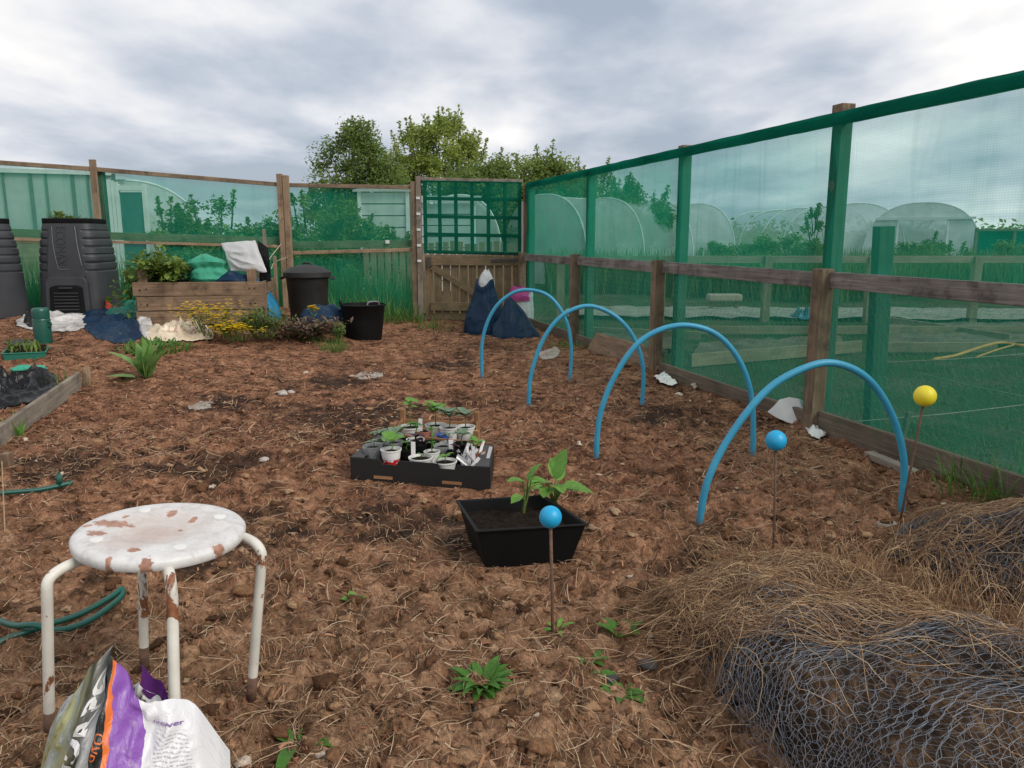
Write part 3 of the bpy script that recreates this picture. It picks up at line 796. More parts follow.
# ------------------------------------------------------------------ blue hoops
HOOPS = [
    ([(482, 378), (482.5, 340), (493, 311), (511, 294), (530, 290), (550, 297), (565, 318), (571, 345), (570, 380)], 'smallest and farthest of the four blue pipe hoops, nearest the gate'),
    ([(528.5, 407), (531, 375), (543, 340), (562, 316), (588, 306), (615, 316), (634, 338), (643, 368), (642, 407)], 'second blue pipe hoop from the gate, behind the cardboard seedling trays'),
    ([(596, 458), (600, 415), (616, 374), (642, 340), (678, 325.5), (714, 333), (739, 360), (752, 400), (753, 455)], 'third blue pipe hoop from the gate, its foot beside the white plastic scrap'),
    ([(699, 525), (708, 480), (730, 436), (765, 392), (800, 370), (833, 363), (867, 378), (892, 415), (904, 462), (901, 513)], 'largest and nearest blue pipe hoop, arching behind a blue ball on a rod')]
for pts, lab in HOOPS:
    a = GS(*pts[0]); b = GS(*pts[-1]); y0, y1 = a.y, b.y; x0, x1 = pts[0][0], pts[-1][0]
    w = [P(px, py, y0+(y1-y0)*(px-x0)/(x1-x0)) for px, py in pts]
    w[0] = a; w[-1] = b
    w = [a+Vector((0, 0, -.06))]+w+[b+Vector((0, 0, -.06))]
    o = MB().tube(spline(w, 10), .0138, 14).build('hoop', M['blue_pipe'], None, True, loc=(a+b)/2)
    props(o, lab, 'hoop', 'blue pipe hoops over the bed')

# ------------------------------------------------------------------ balls on rods
for (bp, rp, r, lab, mt) in (
        ((550.5, 517), (552, 634), .0305, 'blue ball on a thin rusty rod standing in front of the black planter', 'ball_blue'),
        ((776, 440.5), (773, 549), .0355, 'blue ball on a rusty rod under the largest blue hoop', 'ball_blue'),
        ((925, 396), (898, 530), .037, 'yellow ball on a leaning rusty rod beside the fence', 'ball_yellow')):
    b = GS(*rp); top = P(bp[0], bp[1], b.y-(.12 if mt == 'ball_yellow' else .0))
    t = thing('ball_marker', lab, 'marker', b, 'plastic balls on rusty rods')
    d = (top-b).normalized()
    MB().tube([b-d*.08, b+d*.1+Vector((.002, 0, 0)), top-d*r*.6], .0044, 8).build('rod', M['steel_rust'], t, True)
    bm_ = MB(); n = 24; bm_.lathe(top, [(max(r*math.sin(PI*k/16), 1e-4), -r*math.cos(PI*k/16)) for k in range(17)], n, cap=False)
    bm_.build('ball', M[mt], t, True)

# ------------------------------------------------------------------ stool
def mk_stool_paint():
    m, nt, b = new_mat('stool_paint'); v = objc(nt)
    f = noise_n(nt, mapping(nt, v, (1, 1, .45)), 22, 6, .62, .6)
    f2 = noise_n(nt, v, 7, 3, .5)
    ad = N(nt, 'ShaderNodeMath', operation='MULTIPLY_ADD', n_1=.35); nt.links.new(f2, ad.inputs[0]); nt.links.new(f, ad.inputs[2])
    paint = ramp(nt, noise_n(nt, v, 9, 5, .6), [(.3, (.52, .49, .43)), (.7, (.72, .69, .61))])
    rust = ramp(nt, noise_n(nt, v, 60, 4, .6), [(.3, (.10, .030, .012)), (.7, (.30, .12, .05))])
    k = ramp(nt, ad.outputs[0], [(.775, (0, 0, 0)), (.80, (1, 1, 1))])
    col = mixc(nt, k, paint, rust); nt.links.new(col, b.inputs['Base Color']); b.inputs['Roughness'].default_value = .5
    bump(nt, b, k, -.25, .002); return m
def mk_stool_seat(c):
    """worn white enamel: rust where it has chipped, a tan scuffed middle"""
    m, nt, b = new_mat('stool_seat'); v = objc(nt)
    grime = noise_n(nt, v, 26, 6, .7, .2)
    paint = ramp(nt, grime, [(.30, (.47, .44, .42)), (.5, (.60, .58, .56)), (.7, (.68, .665, .64))])
    def spot(prev, px, py, rx, ry, colr, soft, nz, col_in):
        q = GZ(px, py, .45)-c; q2 = GZ(px+rx, py, .45)-c; q3 = GZ(px, py+ry, .45)-c
        sx, sy = abs(q2.x-q.x), abs(q3.y-q.y)
        mp = mapping(nt, v, (1/sx, 1/sy, 0), (0, 0, 0), (-q.x/sx, -q.y/sy, 0))
        ln = N(nt, 'ShaderNodeVectorMath', operation='LENGTH'); nt.links.new(mp, ln.inputs[0])
        ad = N(nt, 'ShaderNodeMath', operation='MULTIPLY_ADD', n_1=nz); nt.links.new(noise_n(nt, mapping(nt, v, (1, 1, 1), (0, 0, 0), (px*.1, 0, 0)), 70, 5, .65), ad.inputs[0]); nt.links.new(ln.outputs['Value'], ad.inputs[2])
        mr = N(nt, 'ShaderNodeMapRange', n_1=1+nz*.5+soft, n_2=1+nz*.5-soft, n_3=0.0, n_4=colr); nt.links.new(ad.outputs[0], mr.inputs[0])
        return mixc(nt, mr.outputs[0], prev, col_in)
    rust = ramp(nt, noise_n(nt, v, 60, 4, .6), [(.3, (.22, .085, .045)), (.7, (.42, .20, .12))])
    col = paint
    for (px, py, rx, ry) in ((160, 524, 45, 14), (150, 534, 30, 8), (120, 545, 22, 6)): col = spot(col, px, py, rx, ry, .42, .5, 1.6, (.40, .27, .21))
    for (px, py, rx, ry) in ((112, 526, 24, 4), (97, 536, 13, 3.5), (220, 542, 9, 4), (144, 560, 8, 6), (134, 550, 8, 3), (172, 513, 8, 3), (193, 517, 6, 3), (168, 559, 5, 3), (108, 559, 5, 3), (88, 529, 6, 2), (155, 566, 5, 3), (205, 555, 3, 2), (126, 519, 4, 2), (180, 527, 3, 1.5)):
        col = spot(col, px, py, rx*.72, ry*.72, .92, .12, 2.6, rust)
    nt.links.new(col, b.inputs['Base Color']); b.inputs['Roughness'].default_value = .5
    bump(nt, b, grime, .12, .002); return m
M['stool_paint'] = mk_stool_paint(); M['stool_seat'] = mk_stool_seat(Vector((GZ(161, 527.5, .45).x, GZ(161, 527.5, .45).y, 0)))
def stool():
    c = GZ(161, 527.5, .45)
    t = thing('stool', 'white painted round metal stool with rust patches and four bent legs', 'stool', (c.x, c.y, 0))
    R = .176; tilt = Matrix.Rotation(math.radians(3.2), 3, 'Y')
    prof = [(.001, -.006), (.06, -.006), (.075, -.005), (.088, -.0015), (.10, -.0005), (R-.03, 0), (R-.016, -.001), (R-.005, -.004), (R, -.010), (R-.001, -.022), (R-.004, -.027), (R-.008, -.024), (R-.012, -.012), (.05, -.014)]
    s = MB().lathe(c, prof, 72); s.v = [tuple(c+tilt@(Vector(q)-c)) for q in s.v]
    seat = s.build('seat', M['stool_seat'], t, 50)
    for k in range(4):
        a = math.radians(40+90*k); q = c+tilt@Vector((math.cos(a)*.128, math.sin(a)*.128, .0005))
        MB().lathe(q, [(.014, -.002), (.0135, .001), (.011, .0018), (.004, .0008), (.0005, .0008)], 20).build('rivet_cap', M['white_plastic'], seat, 40)
    feet = [(219, GZ(48, 724, .045)), (12, GZ(250, 690, .045)), (-62, Vector((-.655, 1.335, .03))), (127, GZ(143.5, 661, .03))]
    for a, ft in feet:
        a = math.radians(a); d = Vector((math.cos(a), math.sin(a), 0))
        z = -.034
        p0 = c+d*.06+Vector((0, 0, z)); p1 = c+d*.165+Vector((0, 0, z))
        if a == math.radians(219): knee = GZ(47, 588, .385)
        elif a == math.radians(12): knee = GZ(262, 556, .385)
        else: knee = c+d*.215+Vector((0, 0, -.072))
        ft = Vector(ft)+Vector((0, 0, -.03))
        # rounded bend between the horizontal arm and the leg
        arc = [p0, p0.lerp(p1, .5), p1]
        cp = Vector((knee.x, knee.y, p1.z)); 
        for k in range(1, 9):
            q = k/8; arc.append(p1*(1-q)**2+cp*2*q*(1-q)+knee*q*q)
        for k in range(1, 9): arc.append(knee.lerp(ft, k/8))
        MB().tube(arc, .0110, 14).build('leg', M['stool_paint'], t, True)
        rb = ft-knee; rb.normalize()
        MB().tube([ft-rb*.07+Vector((0, 0, 0)), ft+rb*.002], [.0116, .0120], 14).build('rusty_foot', M['steel_rust'], t, True)
stool()

# ------------------------------------------------------------------ soft things: sacks and crumpled sheets
def crumple(name, px, h, mat, seed=0, lab=None, cat='sheet', folds=6.0, group=None, rings=44, seg=180, prof=1.6, lift=.004, off=None, parent=None):
    """a crumpled sheet lying on the ground inside the outline given on the ground"""
    pts = [Vector(q) if len(q) == 3 else G(*q) for q in px]
    pts = spline(pts+[pts[0]], 10)[:-1]; c = sum(pts, Vector())/len(pts)
    ring = []
    for k in range(seg):
        f = k/seg*len(pts); i = int(f); ring.append(pts[i].lerp(pts[(i+1) % len(pts)], f-i))
    R_ = random.Random(seed); vs = []
    sc = folds/max(.15, (max(p.x for p in pts)-min(p.x for p in pts)))*.35
    for r in range(rings+1):
        t = r/rings
        for k in range(seg):
            p = c.lerp(ring[k], t)
            q = Vector((p.x*sc, p.y*sc, seed*5.3))
            q = q+Vector((mnoise.noise(q*.9+Vector((3, 1, 7))), mnoise.noise(q*.9+Vector((8, 4, 2))), 0))*.7
            ridge = max(0, 1-abs(mnoise.noise(q))*3.4); ridge2 = max(0, 1-abs(mnoise.noise(q*2.1+Vector((9, 2, 4))))*3.0); ridge3 = max(0, 1-abs(mnoise.noise(q*4.4+Vector((2, 7, 4))))*2.6)
            body = min(1, (1-t**(prof*2.2))*1.15)
            hh = h*body*(.06+.40*ridge**1.5+.22*ridge2*(.3+ridge)+.06*ridge3)
            p = p+Vector((mnoise.noise(q*2)*.02, mnoise.noise(q*2+Vector((5, 5, 5)))*.02, 0))
            vs.append(Vector((p.x, p.y, 0))+Vector((0, 0, max(hh, 0)+lift)))
    X = np.array([v.x for v in vs]); Y = np.array([v.y for v in vs]); z = terr(X, Y)+.6*relief(X, Y)+.012
    vs = [Vector((v.x, v.y, v.z+float(zz)+(off or 0))) for v, zz in zip(vs, z)]
    fs = []; uvs = []
    for r in range(rings):
        for k in range(seg):
            j = (k+1) % seg; fs.append((r*seg+k, r*seg+j, (r+1)*seg+j, (r+1)*seg+k))
            uvs.append([(vs[i].x, vs[i].y) for i in fs[-1]])
    mb = MB().add(vs, fs, uvs); o = mb.build(name, mat, parent, True, loc=None if parent else (c.x, c.y, float(terr(c.x, c.y))))
    o.modifiers.new('thick', 'SOLIDIFY').thickness = .004
    if lab: props(o, lab, cat, group)
    return o

def sack(name, base, rx, ry, h, mat, seed=0, lab=None, cat='sack', lean=(0, 0), prof=None, rz=0, nf=5, famp=.16, parent=None, group=None):
    """a soft sack standing on its base, gathered into folds towards its top"""
    prof = prof or [(0, .92), (.12, 1.0), (.35, .92), (.6, .7), (.82, .45), (.95, .32), (1.0, .22)]
    R_ = random.Random(seed); ph = [R_.uniform(0, 6.28) for _ in range(4)]
    base = Vector(base); n = 64; rings = 28; vs = []
    for r in range(rings+1):
        v = r/rings; w = np.interp(v, [p[0] for p in prof], [p[1] for p in prof])
        for k in range(n):
            a = 2*PI*k/n
            f = 1+famp*(.25+v)*(math.sin(nf*a+ph[0]+v*2)*.6+math.sin((nf*2+1)*a+ph[1]-v*3)*.3)
            f += .12*mnoise.noise(Vector((math.cos(a)*1.4, math.sin(a)*1.4, v*2.2+seed)))+.06*(1-abs(mnoise.noise(Vector((math.cos(a)*2.2+v*1.5, math.sin(a)*2.2, v*2.6+seed*2))))*2)
            x = math.cos(a)*rx*w*f; y = math.sin(a)*ry*w*f
            p = base+Vector((x*math.cos(rz)-y*math.sin(rz)+lean[0]*v*v*h, x*math.sin(rz)+y*math.cos(rz)+lean[1]*v*v*h, v*h*(1+.08*math.sin(2*a+ph[2])*v)-.02))
            vs.append(p)
    fs = []; uvs = []
    for r in range(rings):
        for k in range(n):
            j = (k+1) % n; fs.append((r*n+k, r*n+j, (r+1)*n+j, (r+1)*n+k)); uvs.append([(k/n, r/rings), ((k+1)/n, r/rings), ((k+1)/n, (r+1)/rings), (k/n, (r+1)/rings)])
    fs.append(tuple(rings*n+k for k in range(n))); uvs.append([(0, 1)]*n)
    mb = MB().add(vs, fs, uvs); o = mb.build(name, mat, parent, 55, loc=None if parent else base)
    if lab: props(o, lab, cat, group)
    return o

# sacks by the gate
def gate_sacks():
    p = G(484, 333); t = thing('filled_sack', 'upright navy blue plastic sack with a white bag poking from its top by the gate', 'sack', p)
    sack('outer_bag', p, .235, .2, .60, M['navy_film'], 3, parent=t, nf=5, famp=.10, prof=[(0, .95), (.1, 1.0), (.35, .88), (.6, .66), (.85, .48), (.97, .44), (1, .40)], lean=(.02, 0))
    sack('white_liner', p+Vector((.02, 0.02, .52)), .10, .08, .22, M['white_film'], 8, parent=t, nf=3, prof=[(0, 1), (.4, .9), (.8, .5), (1, .18)], lean=(.08, 0))
    p = G(516, 337); o = sack('filled_sack', p, .265, .2, .42, M['navy_film'], 5, 'slumped navy blue plastic sack lying right of the upright one', 'sack', prof=[(0, 1.02), (.1, 1.0), (.35, .82), (.6, .58), (.85, .34), (1, .2)], lean=(-.16, .1), famp=.14)
    p = G(521, 326)+Vector((.02, .15, 0)); t = thing('paper_sack', 'pink and white sack behind the slumped navy sack by the gate', 'sack', p)
    sack('lower_bag', p, .14, .1, .42, M['white_film'], 9, parent=t, famp=.08, prof=[(0, 1), (.5, 1.05), (.9, .9), (1, .8)])
    sack('pink_top', p+Vector((-.03, -.01, .33)), .15, .105, .17, M['pink_film'], 2, parent=t, famp=.08, prof=[(0, 1), (.4, .95), (.8, .7), (1, .4)], lean=(-.2, 0))
gate_sacks()

# ------------------------------------------------------------------ compost bins
def compost_bin(c, rz, lab, letters, w=.40, h=1.0):
    t = thing('compost_bin', lab, 'compost bin', c, 'plastic compost bins'); c = Vector(c)
    Mz = Matrix.Rotation(rz, 3, 'Z')
    def wr(v): return w*(1.0-.13*v-.11*max(0, v-.62)**1.5/.234)
    def ringpt(a, r, pw=.42):
        ca, sa = math.cos(a), math.sin(a); return Vector((math.copysign(abs(ca)**pw, ca)*r, math.copysign(abs(sa)**pw, sa)*r, 0))
    n = 112; rings = 90; vs = []
    for r in range(rings+1):
        v = r/rings; base = wr(v)
        for k in range(n):
            a = 2*PI*k/n; q = ringpt(a, base)
            s = q.x/base
            groove = 0
            if .44 < v < .95 and abs(s) > .62 or (.44 < v < .95 and q.y > 0):
                ph = (v-.44)/.51*6; g = ph-math.floor(ph); groove = -.026*max(0, 1-abs(g-.5)/.16) if True else 0
                groove += .010*(g < .5)*0
            q = q*(1+groove*1.6)
            vs.append(c+Mz@(q+Vector((0, 0, v*h-.02))))
    fs = [(r*n+k, r*n+(k+1) % n, (r+1)*n+(k+1) % n, (r+1)*n+k) for r in range(rings) for k in range(n)]
    # turn in at the mouth and go down inside
    top = rings*n; b0 = len(vs)
    for r_, z in ((.93, .985), (.91, .98), (.90, .7)):
        for k in range(n):
            q = ringpt(2*PI*k/n, wr(1)*r_); vs.append(c+Mz@(q+Vector((0, 0, z*h-.0))))
    seq = [top, b0, b0+n, b0+2*n]
    for i in range(3):
        fs += [(seq[i]+k, seq[i]+(k+1) % n, seq[i+1]+(k+1) % n, seq[i+1]+k) for k in range(n)]
    mb = MB().add(vs, fs); body = mb.build('body', M['bin_plastic'], t, 35)
    # collar where the lid would sit
    cv = []; 
    for r_, z in ((1.0, .975), (1.015, .985), (1.015, 1.035), (.985, 1.04), (.96, 1.035), (.95, .98)):
        for k in range(n): cv.append(c+Mz@(ringpt(2*PI*k/n, wr(1)*r_)*1.0+Vector((0, 0, z*h-.02))))
    cf = [(i*n+k, i*n+(k+1) % n, (i+1)*n+(k+1) % n, (i+1)*n+k) for i in range(5) for k in range(n)]
    MB().add(cv, cf).build('collar', M['black_plastic'], t, 40)
    MB().lathe(c+Vector((0, 0, h*.93)), [(.001, .01), (wr(1)*.85, 0)], 40, cap=False).build('contents', M['dark_soil'], t, True)
    # front panel, standing proud and following the slope of the bin
    def F(s, v, o=0.0): return c+Mz@Vector((s*w, -(wr(v)+o), v*h-.02))
    def slab(poly, o0, o1, name, mat, bev=.006):
        N_ = len(poly); vv = [F(s, v, o1) for s, v in poly]+[F(s, v, o0) for s, v in poly]
        ff = [tuple(range(N_)), tuple(2*N_-1-i for i in range(N_))]+[(j, i, N_+i, N_+j) for i, j in ((i, (i+1) % N_) for i in range(N_))]
        return MB().add(vv, ff).build(name, mat, t if name != 'louvre' else hatch, None, bev)
    def strip_poly(a0, a1, v0, v1, k=8): return [(a0+(a1-a0)*i/k*0-(a0), v0) for i in range(0)]
    L = [(-.56+.14*i/8-.0, .42+.545*i/8) for i in range(9)]; Rr = [(.34-.02*i/8+.22*(1-i/8), .42+.545*i/8) for i in range(9)]
    vv = []; ff = []
    for i in range(9):
        v = .42+.545*i/8
        for s, o in ((L[i][0], -.004), (L[i][0]+.03, .018), (Rr[i][0]-.03, .018), (Rr[i][0], -.004)): vv.append(F(s, v, o))
    for i in range(8):
        for k in range(3): ff.append((i*4+k, i*4+k+1, i*4+k+5, i*4+k+4))
    MB().add(vv, ff).build('front_panel', M['bin_plastic'], t, 30)
    # raised outline on the panel
    line = [F(-.33, .95, .021), F(-.30, .75, .021), F(-.22, .55, .021), F(-.16, .50, .021), F(.10, .50, .021)]
    MB().tube(spline(line, 5), .004, 6).build('raised_line', M['bin_edge'], t, True)
    MB().tube(spline([F(.34, .95, .020), F(.40, .75, .020), F(.50, .52, .020)], 5), .005, 6).build('raised_line', M['bin_edge'], t, True)
    # arch over the hatch, and the hatch
    vv = [(-.66, -.0), (-.62, .36), (-.52, .42), (.52, .42), (.62, .36), (.66, 0)]
    slab(vv, -.02, .03, 'hatch_surround', M['bin_plastic'], .012)
    hatch = slab([(-.52, .01), (-.48, .31), (-.30, .33), (.30, .33), (.48, .31), (.52, .01)], .0, .042, 'hatch', M['black_plastic'], .01)
    for k in range(6):
        v = .07+.035*k; mb = MB(); mb.beam(F(-.36, v, .045), F(.36, v, .045), .02, .014).build('louvre', M['black_dusty'], hatch, None, .003)
    MB().beam(F(-.2, .30, .05), F(.2, .30, .05), .03, .02).build('handle', M['black_dusty'], hatch, None, .006)
    if letters:
        vs_, fs_ = text_geo(letters, .115); vv = []; N_ = len(vs_)
        xs = [v[0] for v in vs_]; mid = (max(xs)+min(xs))/2
        for o in (.024, .017):
            for x, y, z in vs_: vv.append(F(-.10+y*1.25/w, .745-(x-mid)*.86/h, o))
        ff = [tuple(f) for f in fs_]
        # walls of the raised letters
        cnt = {}
        for f in fs_:
            for i in range(len(f)):
                e = (f[i], f[(i+1) % len(f)]); cnt[e] = 1
        for (i, j) in cnt:
            if (j, i) not in cnt: ff.append((i, N_+i, N_+j, j))
        MB().add(vv, ff).build('lettering', M['bin_letter'], t)
    return t
M['bin_plastic'] = m_plain('bin_plastic', (.036, .038, .043), (.024, .0255, .029), 5, .55, .12, 60)
M['bin_edge'] = m_plain('bin_edge', (.15, .15, .16), (.10, .10, .11), 5, .5, .05)
M['bin_letter'] = m_plain('bin_letter', (.030, .032, .037), (.022, .024, .028), 5, .5, .05)
p = P(84, 311, 8.6); compost_bin(p, .10, 'dark grey ribbed compost bin with its front hatch and raised letters, weeds in its mouth', 'ECOMAX', .345, .985)
p = P(-16, 315, 8.2); compost_bin(p, -.55, 'grey ribbed compost bin cut off by the left edge of the photo', None, .36, .985)

# ------------------------------------------------------------------ plants
def scatter_leaves(mb, c, r, n, L, W, R_, up=.5, flat=.0, bend=.5):
    for _ in range(n):
        d = Vector((R_.gauss(0, 1), R_.gauss(0, 1), R_.gauss(0, 1))).normalized()
        q = Vector(c)+Vector((d.x*r[0], d.y*r[1], d.z*r[2]))*(R_.random()**.45)
        dd = Vector((d.x, d.y, d.z*.5+up)).normalized(); l = L*R_.uniform(.6, 1.2)
        mb.leaf(q, dd, l, W*l/L, bend, n=2, fold=.15)

def grass_tuft(name, c, n, L, spread, mat, lab, cat='grass tuft', seed=0, w=.006, group=None, bend=.9):
    R_ = random.Random(seed); mb = MB(); c = Vector(c)
    for _ in range(n):
        a = R_.uniform(0, 6.28); r = spread*R_.random()**.6
        x, y = c.x+math.cos(a)*r, c.y+math.sin(a)*r
        d = Vector((math.cos(a)*.5+R_.gauss(0, .3), math.sin(a)*.5+R_.gauss(0, .3), 1.2))
        mb.leaf((x, y, float(terr(x, y))+c.z-float(terr(c.x, c.y))-.01), d, L*R_.uniform(.5, 1.15), w, R_.uniform(.3, 1.3)*bend, n=4, fold=.1, tip=.6)
    o = mb.build(name, mat, None, True, loc=c); props(o, lab, cat, group); return o

def rosette(name, c, n, L, W, mat, lab, cat='weed', seed=0, rise=.6, bend=1.0, group=None):
    R_ = random.Random(seed); mb = MB(); c = Vector(c)
    for k in range(n):
        a = k*2.4+R_.uniform(-.3, .3); e = rise*R_.uniform(.5, 1.5)
        d = Vector((math.cos(a), math.sin(a), e))
        mb.leaf(c+Vector((math.cos(a)*.01, math.sin(a)*.01, -.005)), d, L*R_.uniform(.6, 1.1), W*R_.uniform(.75, 1.1), bend*R_.uniform(.6, 1.3), n=6, fold=.3, tip=.8)
    o = mb.build(name, mat, None, True, loc=c); props(o, lab, cat, group); return o

def bushlet(name, c, r, n, L, W, mats, lab, cat='plant', seed=0, stems=10, flowers=0, fmat=None, up=.5):
    R_ = random.Random(seed); c = Vector(c); t = thing(name, lab, cat, c)
    st = MB(); fo = MB(); fl = MB()
    for k in range(stems):
        a = R_.uniform(0, 6.28); q = c+Vector((math.cos(a)*r[0]*R_.uniform(.2, .9), math.sin(a)*r[1]*R_.uniform(.2, .9), r[2]*R_.uniform(1.0, 1.9)))
        b = c+Vector((math.cos(a)*r[0]*.3, math.sin(a)*r[1]*.3, -.02)); m_ = b.lerp(q, .5)+Vector((R_.gauss(0, .02), R_.gauss(0, .02), .03))
        pts = spline([b, m_, q], 5); st.tube(pts, [.004, .004]+[.003]*(len(pts)-2), 5)
        for i in range(int(n/stems)):
            p = pts[R_.randrange(3, len(pts))]; d = Vector((R_.gauss(0, 1), R_.gauss(0, 1), up+R_.gauss(0, .4))); l = L*R_.uniform(.5, 1.2)
            fo.leaf(p+Vector((R_.gauss(0, .25)*r[0], R_.gauss(0, .25)*r[1], R_.gauss(0, .13)*r[2])), d, l, W*l/L, .6, n=2, fold=.2)
        for i in range(int(flowers/stems)):
            p = pts[-1]+Vector((R_.gauss(0, .22)*r[0], R_.gauss(0, .22)*r[1], R_.gauss(0, .2)*r[2]))
            for j in range(5):
                a2 = j*1.256; fl.leaf(p, Vector((math.cos(a2), math.sin(a2), .35)), .021, .019, .3, n=2)
    st.build('stem', M['stem'], t, True); fo.build('foliage', mats, t, True)
    if flowers: fl.build('blossom', fmat, t, True)
    return t

# weeds in the mouth of the compost bin and in the pallet bed
p = P(76, 226, 8.35)
R_ = random.Random(4); mb = MB()
scatter_leaves(mb, P(58, 217, 8.55), (.12, .08, .035), 80, .05, .03, R_, .7); scatter_leaves(mb, P(66, 219, 8.55), (.2, .1, .02), 60, .04, .025, R_, .6)
o = mb.build('weed_clump', M['leaf_bramble'], None, True, loc=P(60, 220, 8.55)); props(o, 'small yellow-green weeds sprouting from the mouth of the compost bin', 'weed')

def pallet_bed():
    a = P(137, 325, 7.75); b = P(266, 325, 7.95); zb = float(terr(a.x, a.y))-.02; a.z = b.z = zb
    t = thing('timber_planter', 'raised bed of old weathered pallet boards heaped with bags and plants', 'raised bed', a)
    ax = (b-a).normalized(); n = Vector((ax.y, -ax.x, 0)); L = (b-a).length; H = P(137, 282, a.y).z-zb
    def Q(x, z, o=0): return a+ax*x+Vector((0, 0, z))+n*o
    g = H/3
    for k in range(3):
        jig = random.uniform(-.02, .02)
        MB().beam(Q(-.02+jig*.5+(.03 if k < 2 else 0), g*(k+.5)), Q(L+jig-(.0), g*(k+.5)+random.uniform(-.006, .006)), .022, g-.008).build('front_board', M['wood_pallet'], t, None, .004)
        for x in (0.012, L-.012):
            MB().beam(Q(x, g*(k+.5), -.02), Q(x, g*(k+.5), -.72), .022, g-.01).build('side_board', M['wood_pallet'], t, None, .004)
        MB().beam(Q(0, g*(k+.5), -.74), Q(L, g*(k+.5), -.74), .022, g-.01).build('back_board', M['wood_pallet'], t, None, .004)
    for x in (.08, L-.12):
        for o, e in ((-.05, .12), (-.69, .1)):
            MB().beam(Q(x, -.05, o), Q(x, H+e, o), .085, .07, up=n).build('corner_post', M['wood_pallet'], t, None, .005)
    MB().grid(lambda u, v: Q(.02+(L-.04)*u, H*.93+.05*mnoise.noise(Vector((u*6, v*3, 1))), -.015-.71*v), 30, 14).build('soil_fill', M['dark_soil'], t, True)
    nails = MB()
    for k in range(3):
        for x in (.06, .12, L*.55, L-.14, L-.09):
            nails.lathe((0, 0, 0), [(.001, 0)], 3) if False else nails.tube([Q(x, g*(k+.35+.3*random.random()), .009), Q(x, g*(k+.5), .016)], .007, 8)
    nails.build('nail', M['iron'], t)
    return Q, L, H
pQ, pL, pH = pallet_bed()
